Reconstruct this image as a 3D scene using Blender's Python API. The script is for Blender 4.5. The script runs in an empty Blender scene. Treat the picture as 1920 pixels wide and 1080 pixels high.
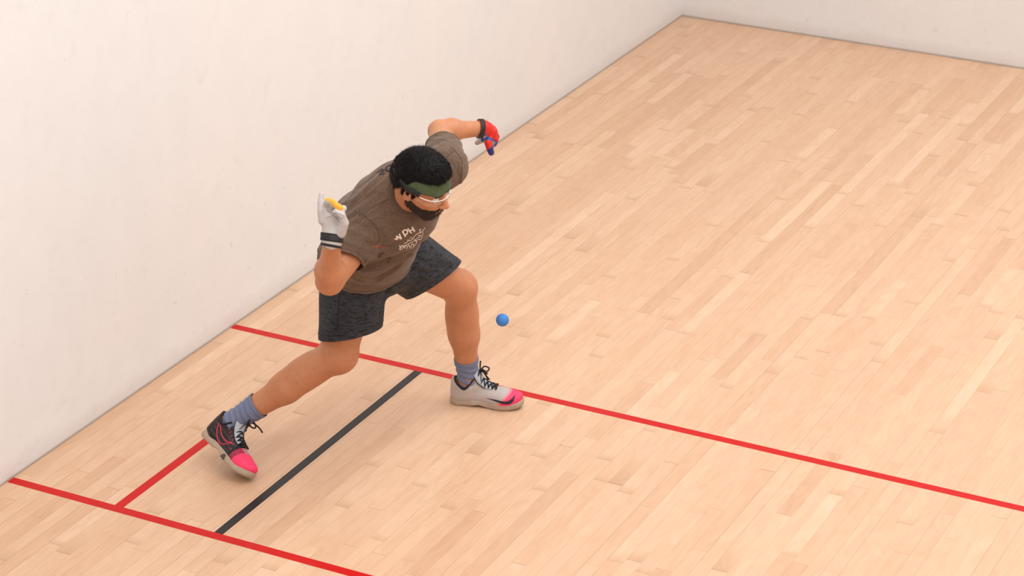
import bpy, bmesh, math, random
import numpy as np
from mathutils import Vector, Matrix
from mathutils.bvhtree import BVHTree

random.seed(4)
rng = np.random.default_rng(4)
S = bpy.context.scene
COL = S.collection

# ------------------------------------------------------------------ camera
FPX = 4537.4                                   # focal length in pixels of the 1920 px frame
CR = np.array([0.89204813, 0.45191916, 0.00438311])       # image right in the world
CU = np.array([-0.1887935, 0.36381481, 0.91213804])       # image up
CF = np.array([-0.41061802, 0.81449853, -0.40985972])     # view direction
CC = np.array([5.12116578, -6.08340264, 4.26005805])      # on the gallery above the back wall
cam_d = bpy.data.cameras.new('camera')
cam_d.sensor_width = 36.0
cam_d.lens = FPX / 1920 * 36
cam_d.clip_start = 0.05
cam_d.dof.use_dof = True
cam_d.dof.focus_distance = 8.6
cam_d.dof.aperture_fstop = 7.0
cam = bpy.data.objects.new('camera', cam_d)
COL.objects.link(cam)
cam.matrix_world = Matrix(((CR[0], CU[0], -CF[0], CC[0]), (CR[1], CU[1], -CF[1], CC[1]),
                           (CR[2], CU[2], -CF[2], CC[2]), (0, 0, 0, 1)))
S.camera = cam

# ------------------------------------------------------------------ world, lights, exposure
S.view_settings.view_transform = 'Standard'
S.view_settings.look = 'None'
S.view_settings.gamma = 1.0
S.view_settings.use_curve_mapping = False
S.view_settings.exposure = 0.0
wd = bpy.data.worlds.new('world')
S.world = wd
wd.use_nodes = True
wd.node_tree.nodes['Background'].inputs[0].default_value = (1.0, 1.0, 1.0, 1)
wd.node_tree.nodes['Background'].inputs[1].default_value = 0.35

LIGHT_W = 66.0
for iy, ly in enumerate((-4.3, -1.3, 1.7, 4.7)):
    for ix, lx in enumerate((2.7, 4.7)):
        L = bpy.data.lights.new('court_lamp', 'AREA')
        L.shape = 'RECTANGLE'
        L.size = 1.25
        L.size_y = 1.25
        L.energy = LIGHT_W
        L.color = (1.0, 1.0, 1.0)
        lo = bpy.data.objects.new('court_lamp', L)
        lo.location = (lx, ly, 6.03)
        COL.objects.link(lo)

# ------------------------------------------------------------------ helpers
def at(px, py, d):
    """point seen at picture position px, py, at distance d along the view axis"""
    return CC + CR * ((px - 960) / FPX * d) + CU * (-(py - 540) / FPX * d) + CF * d

def nrm(v):
    v = np.asarray(v, float)
    return v / np.linalg.norm(v)

def camv(r, u, b):
    """direction given as right, up and towards the viewer"""
    return nrm(CR * r + CU * u - CF * b)

def link(name, me, parent=None, mats=()):
    o = bpy.data.objects.new(name, me)
    COL.objects.link(o)
    if parent is not None:
        o.parent = parent
    for m in mats:
        me.materials.append(m)
    return o

def mesh_np(name, V, F, smooth=True):
    me = bpy.data.meshes.new(name)
    me.from_pydata([tuple(map(float, v)) for v in V], [], [tuple(map(int, f)) for f in F])
    if smooth:
        me.polygons.foreach_set('use_smooth', [True] * len(me.polygons))
    me.update()
    return me

def box_bm(bm, x0, x1, y0, y1, z0, z1):
    vs = [bm.verts.new((x, y, z)) for x in (x0, x1) for y in (y0, y1) for z in (z0, z1)]
    for f in ((0, 1, 3, 2), (4, 6, 7, 5), (0, 4, 5, 1), (2, 3, 7, 6), (0, 2, 6, 4), (1, 5, 7, 3)):
        bm.faces.new([vs[i] for i in f])

def box(name, b, mat, parent=None, bevel=0):
    bm = bmesh.new()
    box_bm(bm, *b)
    bmesh.ops.recalc_face_normals(bm, faces=bm.faces)
    me = bpy.data.meshes.new(name)
    bm.to_mesh(me); bm.free()
    return link(name, me, parent, (mat,))

# ------------------------------------------------------------------ materials
def srgb(r, g, b):
    def c(v):
        v /= 255
        return v / 12.92 if v <= 0.04045 else ((v + 0.055) / 1.055) ** 2.4
    return (c(r), c(g), c(b), 1)

class Nt:
    def __init__(s, name):
        s.m = bpy.data.materials.new(name)
        s.m.use_nodes = True
        s.t = s.m.node_tree
        s.b = s.t.nodes['Principled BSDF']
    def n(s, kind, **kw):
        nd = s.t.nodes.new(kind)
        for k, v in kw.items():
            if k in nd.inputs.keys():
                nd.inputs[k].default_value = v
            else:
                setattr(nd, k, v)
        return nd
    def l(s, a, b):
        s.t.links.new(a, b)
    def math(s, op, a, b=None, c=None, clamp=False):
        nd = s.t.nodes.new('ShaderNodeMath'); nd.operation = op; nd.use_clamp = clamp
        for i, v in enumerate((a, b, c)):
            if v is None: continue
            if hasattr(v, 'links'): s.l(v, nd.inputs[i])
            else: nd.inputs[i].default_value = v
        return nd.outputs[0]
    def mix(s, fac, a, b, mode='MIX'):
        nd = s.t.nodes.new('ShaderNodeMix'); nd.data_type = 'RGBA'; nd.blend_type = mode
        for i, v in ((0, fac), (6, a), (7, b)):
            if hasattr(v, 'links'): s.l(v, nd.inputs[i])
            else: nd.inputs[i].default_value = v
        return nd.outputs[2]
    def ramp(s, f, p0, c0, p1, c1):
        nd = s.t.nodes.new('ShaderNodeValToRGB')
        nd.color_ramp.elements[0].position = p0; nd.color_ramp.elements[0].color = c0
        nd.color_ramp.elements[1].position = p1; nd.color_ramp.elements[1].color = c1
        s.l(f, nd.inputs[0])
        return nd.outputs[0]
    def noise(s, vec, scale, detail=3, rough=.5, dist=0):
        nd = s.t.nodes.new('ShaderNodeTexNoise')
        nd.inputs['Scale'].default_value = scale; nd.inputs['Detail'].default_value = detail
        nd.inputs['Roughness'].default_value = rough; nd.inputs['Distortion'].default_value = dist
        if vec is not None: s.l(vec, nd.inputs['Vector'])
        return nd.outputs['Fac']
    def obj(s, scale=(1, 1, 1)):
        tc = s.t.nodes.new('ShaderNodeTexCoord'); mp = s.t.nodes.new('ShaderNodeMapping')
        mp.inputs['Scale'].default_value = scale
        s.l(tc.outputs['Object'], mp.inputs[0])
        return mp.outputs[0]
    def bump(s, h, strength=.3, dist=.01):
        nd = s.t.nodes.new('ShaderNodeBump')
        nd.inputs['Strength'].default_value = strength; nd.inputs['Distance'].default_value = dist
        s.l(h, nd.inputs['Height']); s.l(nd.outputs[0], s.b.inputs['Normal'])
    def setb(s, **kw):
        for k, v in kw.items():
            s.b.inputs[k.replace('_', ' ')].default_value = v

BW = (0, 0, 0, 1); WW = (1, 1, 1, 1)

def plain(name, col, rough=.6, var=.12, scale=60, bump=.1, bscale=None, bd=.002, spec=.4):
    k = Nt(name)
    v = k.obj()
    f = k.noise(v, scale, 4, .6)
    c = tuple(x * (1 - var) for x in col[:3]) + (1,)
    c2 = tuple(min(1, x * (1 + var)) for x in col[:3]) + (1,)
    k.l(k.ramp(f, .3, c, .7, c2), k.b.inputs['Base Color'])
    k.b.inputs['Roughness'].default_value = rough
    k.b.inputs['Specular IOR Level'].default_value = spec
    if bump:
        k.bump(k.noise(v, bscale or scale * 4, 3, .6), bump, bd)
    return k.m

def attr_mat(name, rough=.6, var=.1, scale=200, bump=.15, bd=.001, spec=.4):
    """material coloured by the mesh's own colour attribute (panels of dyed fabric)"""
    k = Nt(name)
    a = k.n('ShaderNodeVertexColor', layer_name='col')
    v = k.obj()
    f = k.noise(v, scale, 3, .6)
    g = k.ramp(f, .25, (1 - var, 1 - var, 1 - var, 1), .75, (1, 1, 1, 1))
    k.l(k.mix(1.0, a.outputs[0], g, 'MULTIPLY'), k.b.inputs['Base Color'])
    k.b.inputs['Roughness'].default_value = rough
    k.b.inputs['Specular IOR Level'].default_value = spec
    if bump: k.bump(f, bump, bd)
    return k.m

def floor_mat():
    k = Nt('maple_strip_floor')
    tc = k.n('ShaderNodeTexCoord'); sp = k.n('ShaderNodeSeparateXYZ'); k.l(tc.outputs['Object'], sp.inputs[0])
    X, Y = sp.outputs[0], sp.outputs[1]
    xs = k.math('DIVIDE', X, 0.0572)
    row = k.math('FLOOR', xs)
    fx = k.math('FRACT', xs)
    wn = k.n('ShaderNodeTexWhiteNoise', noise_dimensions='1D'); k.l(row, wn.inputs['W'])
    rr = wn.outputs['Value']
    # board lengths differ: stretch y with a slow sine per row
    y1 = k.math('ADD', k.math('DIVIDE', Y, 0.74), k.math('MULTIPLY', rr, 37.0))
    y2 = k.math('ADD', y1, k.math('MULTIPLY', k.math('SINE', k.math('ADD', k.math('MULTIPLY', y1, 1.9), k.math('MULTIPLY', rr, 50.))), .38))
    by = k.math('FLOOR', y2)
    fy = k.math('FRACT', y2)
    cid = k.n('ShaderNodeCombineXYZ'); k.l(row, cid.inputs[0]); k.l(by, cid.inputs[1])
    w2 = k.n('ShaderNodeTexWhiteNoise', noise_dimensions='3D'); k.l(cid.outputs[0], w2.inputs['Vector'])
    v = w2.outputs['Value']
    sc = k.n('ShaderNodeSeparateColor'); k.l(w2.outputs['Color'], sc.inputs[0])
    cr = k.t.nodes.new('ShaderNodeValToRGB')
    el = cr.color_ramp.elements
    el[0].position = 0; el[0].color = (0.601, 0.376, 0.242, 1)
    el[1].position = 1; el[1].color = (0.708, 0.490, 0.337, 1)
    for p, c in ((.08, (0.629, 0.403, 0.261, 1)), (.35, (0.652, 0.426, 0.281, 1)), (.70, (0.665, 0.442, 0.293, 1)), (.93, (0.682, 0.461, 0.311, 1))):
        e = el.new(p); e.color = c
    k.l(v, cr.inputs[0])
    # grain: long streaks, offset for each board
    cv = k.n('ShaderNodeCombineXYZ')
    k.l(k.math('ADD', k.math('MULTIPLY', X, 60.), k.math('MULTIPLY', v, 91.)), cv.inputs[0])
    k.l(k.math('MULTIPLY', Y, 3.0), cv.inputs[1])
    g1 = k.noise(cv.outputs[0], 1.0, 5, .62, 1.6)
    cv2 = k.n('ShaderNodeCombineXYZ')
    k.l(k.math('ADD', k.math('MULTIPLY', X, 14.), k.math('MULTIPLY', v, 53.)), cv2.inputs[0])
    k.l(k.math('MULTIPLY', Y, 3.6), cv2.inputs[1])
    g2 = k.noise(cv2.outputs[0], 1.0, 3, .5, 2.5)
    c = k.mix(1.0, cr.outputs[0], k.ramp(g1, .3, (.95, .93, .90, 1), .7, (1.02, 1.02, 1.02, 1)), 'MULTIPLY')
    c = k.mix(1.0, c, k.ramp(g2, .28, (.94, .90, .86, 1), .62, (1.015, 1.015, 1.015, 1)), 'MULTIPLY')
    # mineral streaks and knots near board ends
    kn = k.noise(k.obj((30, 7, 1)), 1.0, 2, .5)
    c = k.mix(k.math('MULTIPLY', k.ramp(kn, .70, BW, .80, WW), .30), c, (0.42, 0.23, 0.11, 1))
    ey = k.math('MINIMUM', fy, k.math('SUBTRACT', 1.0, fy))
    ex = k.math('MINIMUM', fx, k.math('SUBTRACT', 1.0, fx))
    endtint = k.math('MULTIPLY', k.math('SUBTRACT', 1.0, k.math('DIVIDE', fy, .09), clamp=True), k.math('GREATER_THAN', sc.outputs[0], .62))
    c = k.mix(k.math('MULTIPLY', endtint, .42), c, (0.40, 0.22, 0.11, 1))
    seam_x = k.math('SUBTRACT', 1.0, k.math('DIVIDE', ex, .029), clamp=True)
    seam_y = k.math('SUBTRACT', 1.0, k.math('DIVIDE', ey, .0028), clamp=True)
    st = k.math('MULTIPLY', seam_x, k.math('ADD', .20, k.math('MULTIPLY', k.math('POWER', rr, 3.0), .75)))
    st2 = k.math('MULTIPLY', seam_y, k.math('ADD', .18, k.math('MULTIPLY', sc.outputs[1], .55)))
    seam = k.math('MAXIMUM', st, st2)
    c = k.mix(seam, c, (0.20, 0.105, 0.045, 1))
    # scattered small dark marks
    sp_ = k.noise(k.obj((1, 1, 1)), 34.0, 2, .6)
    c = k.mix(k.math('MULTIPLY', k.ramp(sp_, .785, BW, .81, WW), .4), c, (0.22, 0.10, 0.05, 1))
    k.l(c, k.b.inputs['Base Color'])
    rg = k.noise(k.obj((2, 2, 2)), 1.3, 3)
    k.l(k.ramp(rg, .3, (.30, .30, .30, 1), .7, (.38, .38, .38, 1)), k.b.inputs['Roughness'])
    k.b.inputs['Specular IOR Level'].default_value = .42
    k.bump(k.math('SUBTRACT', g1, k.math('MULTIPLY', seam, 1.5)), .05, .0006)
    return k.m

def wall_mat(name, seed=0.0, tone=(0.790, 0.776, 0.764, 1)):
    k = Nt(name)
    tc = k.n('ShaderNodeTexCoord'); mp = k.n('ShaderNodeMapping')
    mp.inputs['Location'].default_value = (seed, seed * .7, seed * .3)
    k.l(tc.outputs['Object'], mp.inputs[0]); P = mp.outputs[0]
    sp = k.n('ShaderNodeSeparateXYZ'); k.l(tc.outputs['Object'], sp.inputs[0])
    Z = sp.outputs[2]
    big = k.noise(P, 1.1, 4, .55)
    cool = tuple(x * y for x, y in zip(tone[:3], (.965, .985, 1.0))) + (1,)
    c = k.ramp(big, .35, cool, .65, tone)
    mid = k.noise(P, 6.0, 4, .6)
    c = k.mix(1.0, c, k.ramp(mid, .3, (.972, .968, .97, 1), .68, (1, 1, 1, 1)), 'MULTIPLY')
    # ball scuffs: small grey smudges in two sizes, denser near the floor
    low = k.math('SUBTRACT', 1.0, k.math('DIVIDE', Z, 1.1), clamp=True)
    s1 = k.noise(P, 40.0, 3, .6, .8)
    th = k.math('SUBTRACT', .69, k.math('MULTIPLY', low, .06))
    m1 = k.math('MULTIPLY', k.math('DIVIDE', k.math('SUBTRACT', s1, th), .09, clamp=True), .30)
    c = k.mix(m1, c, (0.40, 0.36, 0.34, 1))
    s2 = k.noise(P, 9.0, 2, .5, .4)
    m2 = k.math('MULTIPLY', k.math('DIVIDE', k.math('SUBTRACT', s2, .60), .2, clamp=True), .10)
    c = k.mix(m2, c, (0.45, 0.40, 0.38, 1))
    # hairline scratches
    wv = k.noise(P, 1.7, 2, .4, 2.2)
    ln = k.math('ABSOLUTE', k.math('SUBTRACT', wv, .5))
    l1 = k.math('MULTIPLY', k.math('SUBTRACT', 1.0, k.math('DIVIDE', ln, .0012), clamp=True), k.ramp(mid, .5, BW, .62, WW))
    c = k.mix(k.math('MULTIPLY', l1, .22), c, (0.33, 0.29, 0.27, 1))
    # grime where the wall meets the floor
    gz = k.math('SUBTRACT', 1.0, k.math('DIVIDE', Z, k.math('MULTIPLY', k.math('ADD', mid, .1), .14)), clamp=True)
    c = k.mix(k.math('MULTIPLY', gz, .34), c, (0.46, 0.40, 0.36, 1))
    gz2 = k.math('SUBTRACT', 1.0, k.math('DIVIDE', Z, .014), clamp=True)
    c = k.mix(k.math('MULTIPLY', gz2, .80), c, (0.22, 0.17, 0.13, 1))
    k.l(c, k.b.inputs['Base Color'])
    k.b.inputs['Roughness'].default_value = .55
    k.b.inputs['Specular IOR Level'].default_value = .3
    k.bump(k.noise(P, 60.0, 4, .6), .18, .002)
    return k.m

def line_mat(name, c):
    k = Nt(name)
    f = k.noise(k.obj((25, 25, 1)), 1.0, 4, .6)
    a = tuple(x * .92 for x in c[:3]) + (1,)
    k.l(k.ramp(f, .3, a, .7, c), k.b.inputs['Base Color'])
    k.b.inputs['Roughness'].default_value = .30
    k.b.inputs['Specular IOR Level'].default_value = .2
    return k.m

def shirt_mat():
    k = Nt('heather_brown_jersey')
    v = k.obj()
    f = k.noise(v, 160, 4, .7)
    c = k.ramp(f, .3, srgb(88, 69, 55), .7, srgb(116, 95, 78))
    g = k.noise(k.obj((1, 1, 5)), 26, 4, .6)
    c = k.mix(1.0, c, k.ramp(g, .3, (.90, .90, .90, 1), .7, (1.03, 1.03, 1.03, 1)), 'MULTIPLY')
    k.l(c, k.b.inputs['Base Color'])
    k.setb(Roughness=.88, Sheen_Weight=.15)
    k.b.inputs['Specular IOR Level'].default_value = .2
    k.bump(k.noise(v, 420, 2, .6), .35, .0012)
    return k.m

def shorts_mat():
    k = Nt('charcoal_dash_print')
    v = k.obj((1, 1, 1))
    # short horizontal dashes: stretched noise
    a = k.noise(k.obj((40, 40, 190)), 1.0, 2, .55, .5)
    b = k.noise(v, 12, 3, .6)
    base = k.ramp(b, .3, srgb(40, 43, 50), .7, srgb(54, 59, 67))
    c = k.mix(k.ramp(a, .53, BW, .58, WW), base, srgb(22, 22, 26))
    k.l(c, k.b.inputs['Base Color'])
    k.setb(Roughness=.7)
    k.b.inputs['Specular IOR Level'].default_value = .3
    k.bump(k.noise(v, 300, 2, .6), .2, .001)
    return k.m

def skin_mat():
    k = Nt('skin')
    v = k.obj()
    f = k.noise(v, 9, 4, .6)
    c = k.ramp(f, .3, (0.480, 0.196, 0.092, 1), .7, (0.560, 0.252, 0.130, 1))
    g = k.noise(v, 90, 3, .6)
    c = k.mix(1.0, c, k.ramp(g, .3, (.93, .91, .90, 1), .7, (1.03, 1.03, 1.03, 1)), 'MULTIPLY')
    # sparse body hair reads as small dark flecks
    h = k.noise(k.obj((220, 220, 60)), 1.0, 1, .4)
    c = k.mix(k.math('MULTIPLY', k.ramp(h, .66, BW, .72, WW), .08), c, (0.16, 0.07, 0.04, 1))
    k.l(c, k.b.inputs['Base Color'])
    k.setb(Roughness=.48, Subsurface_Weight=.12, Subsurface_Scale=.01)
    k.b.inputs['Subsurface Radius'].default_value = (1.0, .35, .2)
    k.b.inputs['Specular IOR Level'].default_value = .38
    k.bump(g, .08, .001)
    return k.m

M = dict(
    floor=floor_mat(), wall_l=wall_mat('painted_plaster', 0), wall_f=wall_mat('painted_plaster_end', 7.3),
    wall_o=wall_mat('painted_plaster_other', 3.1),
    red=line_mat('red_court_paint', (0.54, 0.004, 0.004, 1)), black=line_mat('black_court_paint', (0.024, 0.021, 0.021, 1)),
    shirt=shirt_mat(), shorts=shorts_mat(), skin=skin_mat(),
    collar=plain('brown_rib_knit', srgb(92, 74, 62), .9, .1, 200),
    seam=plain('brown_stitching', srgb(72, 57, 47), .9, .1, 200),
    white_print=plain('white_screen_print', srgb(238, 222, 210), .7, .05, 100),
    dark_print=plain('dark_screen_print', srgb(42, 36, 34), .7, .1, 100),
    orange=plain('orange_stitching', srgb(168, 82, 50), .8, .1, 100),
    hair=plain('black_hair', (0.0035, 0.0028, 0.0028, 1), .55, .3, 120, .1, 300, .001, .14),
    beard=plain('dark_beard', (0.018, 0.011, 0.008, 1), .6, .3, 120, .3, 300, .002, .3),
    band=plain('olive_headband_cotton', srgb(76, 92, 62), .85, .12, 90, .4, 500, .001),
    strap=plain('black_elastic', (0.012, 0.012, 0.013, 1), .6, .2, 100),
    buckle=plain('green_band_knot', srgb(70, 95, 66), .8, .1, 100),
    sock=plain('blue_grey_sock_knit', srgb(112, 122, 150), .9, .1, 150, .4, 500, .001),
    upper=attr_mat('woven_shoe_fabric', .6, .14, 260, .3), glove=attr_mat('glove_leather', .5, .08, 120, .2, .001, .4),
    sole=plain('greige_rubber_sole', srgb(172, 152, 132), .5, .08, 60),
    sole_dark=plain('dark_rubber_insert', srgb(70, 66, 68), .5, .08, 60),
    lace=plain('black_lace_cord', (0.010, 0.010, 0.011, 1), .75, .2, 200),
    pink=plain('hot_pink_print', (0.93, 0.045, 0.14, 1), .6, .05, 60),
    navy=plain('dark_navy_print', srgb(34, 28, 44), .5, .05, 60),
    liner=plain('mustard_liner', srgb(190, 134, 56), .8, .1, 100),
    tongue=plain('pale_grey_mesh', srgb(176, 180, 190), .7, .08, 200),
    mesh_thread=plain('salmon_thread', srgb(176, 120, 110), .7, .05, 60),
    eye_white=plain('eye_white', (0.75, 0.70, 0.66, 1), .2, .02, 20, 0),
    iris=plain('brown_iris', (0.05, 0.025, 0.015, 1), .2, .1, 20, 0),
    lip=plain('lip_skin', (0.42, 0.14, 0.095, 1), .45, .1, 80),
    ball=plain('blue_rubber', (0.045, 0.205, 0.56, 1), .62, .06, 30, .1, 200, .0006, .35),
    glove_crease=plain('grey_crease', srgb(120, 112, 114), .8),
)
def clear_mat():
    k = Nt('clear_polycarbonate')
    k.setb(Roughness=.06, IOR=1.45)
    k.b.inputs['Base Color'].default_value = (1.0, .96, .93, 1)
    k.b.inputs['Transmission Weight'].default_value = 1.0
    k.b.inputs['Alpha'].default_value = .22
    return k.m
M['lens'] = clear_mat()
M['frame'] = plain('frosted_clear_frame', (0.86, 0.80, 0.75, 1), .18, .03, 40, 0, None, .001, .7)

# ------------------------------------------------------------------ the court
YB, YF, XR, HT = -5.97, 6.223, 6.096, 6.10       # back wall, front wall, right wall, height
def struct(name, b, mat):
    o = box(name, b, mat); o['kind'] = 'structure'; return o
fl = struct('floor', (0, XR, YB, YF, -.06, 0), M['floor'])
struct('wall_left', (-.15, 0, YB - 2.2, YF + .15, -.06, HT), M['wall_l'])
struct('wall_front', (0, XR + .15, YF, YF + .15, -.06, HT), M['wall_f'])
struct('wall_right', (XR, XR + .15, YB - 2.2, YF, -.06, HT), M['wall_o'])
struct('wall_back', (0, XR, YB - .06, YB, -.06, 3.6), M['wall_o'])
struct('ceiling', (-.15, XR + .15, YB - 2.2, YF + .15, HT, HT + .1), M['wall_o'])

LW_ = 0.039
def line(name, x0, x1, y0, y1, mat, label):
    bm = bmesh.new(); box_bm(bm, x0, x1, y0, y1, 0.0, 0.0006)
    bmesh.ops.recalc_face_normals(bm, faces=bm.faces)
    me = bpy.data.meshes.new(name); bm.to_mesh(me); bm.free()
    o = link(name, me, fl, (mat,)); o['label'] = label
line('court_line', 0.002, XR - .002, 0, LW_, M['red'], 'red line across the court nearest the viewer')
line('court_line', 0.002, XR - .002, 1.524 - LW_, 1.524, M['red'], 'red line across the court passing behind the grey shoe')
line('court_line', .448, .448 + .0382, LW_, 1.524 - LW_, M['red'], 'short red line beside the left wall, passing under the black shoe')
line('court_line', .8704, .8704 + .0355, LW_, 1.524 - LW_, M['black'], 'black line joining the two red cross lines')


# ------------------------------------------------------------------ signed-distance modelling
def smin(a, b, k):
    h = np.clip(.5 + .5 * (b - a) / k, 0, 1)
    return b * (1 - h) + a * h - k * h * (1 - h)
def smax(a, b, k):
    return -smin(-a, -b, k)
def rcone(P, a, b, ra, rb):
    a = np.asarray(a); b = np.asarray(b); ab = b - a
    t = np.clip(((P - a) @ ab) / (ab @ ab), 0, 1)
    return np.linalg.norm(P - a - t[:, None] * ab, axis=1) - (ra + (rb - ra) * t)
def econe(P, a, b, ra, rb, ax, s0, s1=None):
    """rounded cone whose section is s times wider along ax"""
    a = np.asarray(a); b = np.asarray(b); ab = b - a
    t = np.clip(((P - a) @ ab) / (ab @ ab), 0, 1)
    v = P - a - t[:, None] * ab
    s = s0 if s1 is None else s0 + (s1 - s0) * t
    cu = v @ ax
    v = v - (cu * (1 - 1 / s))[:, None] * ax
    return np.linalg.norm(v, axis=1) - (ra + (rb - ra) * t)
def ellip(P, c, A, r):
    """A: rows are the axes"""
    q = (P - np.asarray(c)) @ np.asarray(A).T
    r = np.asarray(r, float)
    k0 = np.linalg.norm(q / r, axis=1); k1 = np.linalg.norm(q / (r * r), axis=1)
    return k0 * (k0 - 1) / np.maximum(k1, 1e-9)
def chain(P, pts, rad, k=.01):
    d = None
    for i in range(len(pts) - 1):
        e = rcone(P, pts[i], pts[i + 1], rad[i], rad[i + 1])
        d = e if d is None else smin(d, e, k)
    return d
def segdist(P, pts):
    d = None
    for i in range(len(pts) - 1):
        e = rcone(P, pts[i], pts[i + 1], 0, 0)
        d = e if d is None else np.minimum(d, e)
    return d
I3 = np.eye(3)

def surfnet(fn, lo, hi, h, proj=2):
    """mesh the zero level of fn (surface nets on a sparse grid), pulled onto the exact surface"""
    lo = np.asarray(lo, float); hi = np.asarray(hi, float)
    B = 8
    nb = np.ceil((hi - lo) / (h * B)).astype(int)
    n = nb * B + 1
    gx = [lo[i] + (np.arange(nb[i]) + .5) * B * h for i in range(3)]
    G = np.stack(np.meshgrid(*gx, indexing='ij'), -1).reshape(-1, 3)
    dc = np.concatenate([fn(G[i:i + 200000]) for i in range(0, len(G), 200000)]).reshape(nb)
    keep = np.abs(dc) < h * B * 1.15
    D = np.ones(n, np.float32)
    sg = np.repeat(np.repeat(np.repeat(np.where(dc < 0, -1, 1).astype(np.float32), B, 0), B, 1), B, 2)
    D[:-1, :-1, :-1] = sg
    mask = np.zeros(n, bool)
    for bx, by, bz in np.argwhere(keep):
        mask[bx * B:bx * B + B + 1, by * B:by * B + B + 1, bz * B:bz * B + B + 1] = True
    idx = np.argwhere(mask)
    vals = np.concatenate([fn(lo + idx[i:i + 300000] * h) for i in range(0, len(idx), 300000)])
    D[mask] = vals
    Sg = D < 0
    cnt = np.zeros(n - 1, np.int8)
    for a in (0, 1):
        for b in (0, 1):
            for c in (0, 1):
                cnt += Sg[a:n[0] - 1 + a, b:n[1] - 1 + b, c:n[2] - 1 + c]
    act = (cnt > 0) & (cnt < 8)
    cells = np.argwhere(act)
    vid = -np.ones(n - 1, np.int32)
    vid[act] = np.arange(len(cells))
    cv = {}
    for a in (0, 1):
        for b in (0, 1):
            for c in (0, 1):
                cv[a, b, c] = D[cells[:, 0] + a, cells[:, 1] + b, cells[:, 2] + c]
    acc = np.zeros((len(cells), 3)); num = np.zeros(len(cells))
    for ax in range(3):
        for u in (0, 1):
            for w in (0, 1):
                p = [0, 0, 0]; oth = [i for i in range(3) if i != ax]
                p[oth[0]] = u; p[oth[1]] = w
                q = list(p); q[ax] = 1
                d0 = cv[tuple(p)]; d1 = cv[tuple(q)]
                m = (d0 < 0) != (d1 < 0)
                t = np.where(m, d0 / np.where(m, d0 - d1, 1), 0)
                pt = np.zeros((len(cells), 3)); pt[:, oth[0]] = u; pt[:, oth[1]] = w; pt[:, ax] = t
                acc += pt * m[:, None]; num += m
    V = lo + (cells + acc / num[:, None]) * h
    F = []
    for ax in range(3):
        o1, o2 = [(1, 2), (2, 0), (0, 1)][ax]
        sl0 = [slice(None)] * 3; sl1 = [slice(None)] * 3
        sl0[ax] = slice(0, n[ax] - 1); sl1[ax] = slice(1, n[ax])
        A = Sg[tuple(sl0)]; Bq = Sg[tuple(sl1)]
        e = np.argwhere(A != Bq)
        ok = (e[:, o1] > 0) & (e[:, o2] > 0) & (e[:, o1] < n[o1] - 1) & (e[:, o2] < n[o2] - 1)
        e = e[ok]
        flip = A[e[:, 0], e[:, 1], e[:, 2]]
        q = []
        for du, dv in ((1, 1), (0, 1), (0, 0), (1, 0)):
            c = e.copy(); c[:, o1] -= du; c[:, o2] -= dv
            q.append(vid[c[:, 0], c[:, 1], c[:, 2]])
        q = np.stack(q, 1)
        q[~flip] = q[~flip][:, ::-1]
        F.append(q)
    F = np.concatenate(F)
    for _ in range(proj):
        V = newton(fn, V, h)
    return V, F

def grad(fn, V, e=8e-4):
    g = np.stack([fn(V + e * I3[i]) - fn(V - e * I3[i]) for i in range(3)], 1) / (2 * e)
    return g
def newton(fn, V, lim):
    g = grad(fn, V); d = fn(V)
    g2 = np.maximum((g * g).sum(1), .15)
    st = -(d / g2)[:, None] * g
    ln = np.linalg.norm(st, axis=1); m = ln > lim * .7
    st[m] *= (lim * .7 / ln[m])[:, None]
    return V + st

def trace(fn, O, Dr, tmax=2.0, n=80, off=0.0):
    """march rays onto the surface of fn"""
    O = np.atleast_2d(O).astype(float); Dr = np.atleast_2d(Dr).astype(float)
    t = np.zeros(len(O))
    for _ in range(n):
        t += np.clip(fn(O + Dr * t[:, None]) - off, -.02, .1) * .8
    return O + Dr * t[:, None]

def eyeray(fn, pts, off=.0008, start=7.3):
    """picture positions -> points on the surface of fn"""
    pts = np.asarray(pts, float)
    T = np.array([at(x, y, 9.0) for x, y in pts])
    Dr = T - CC; Dr /= np.linalg.norm(Dr, axis=1)[:, None]
    return trace(fn, CC + Dr * start, Dr, n=90, off=off)

def resample(pts, step, closed=False):
    pts = np.asarray(pts, float)
    n = len(pts)
    out = []
    rngs = range(n if closed else n - 1)
    for i in rngs:
        p0 = pts[(i - 1) % n] if (closed or i > 0) else pts[0]
        p1 = pts[i]; p2 = pts[(i + 1) % n]
        p3 = pts[(i + 2) % n] if (closed or i + 2 < n) else pts[-1]
        m = max(1, int(np.linalg.norm(p2 - p1) / step))
        for j in range(m):
            t = j / m
            out.append(.5 * ((2 * p1) + (-p0 + p2) * t + (2 * p0 - 5 * p1 + 4 * p2 - p3) * t * t + (-p0 + 3 * p1 - 3 * p2 + p3) * t ** 3))
    if not closed: out.append(pts[-1])
    return np.array(out)

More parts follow.
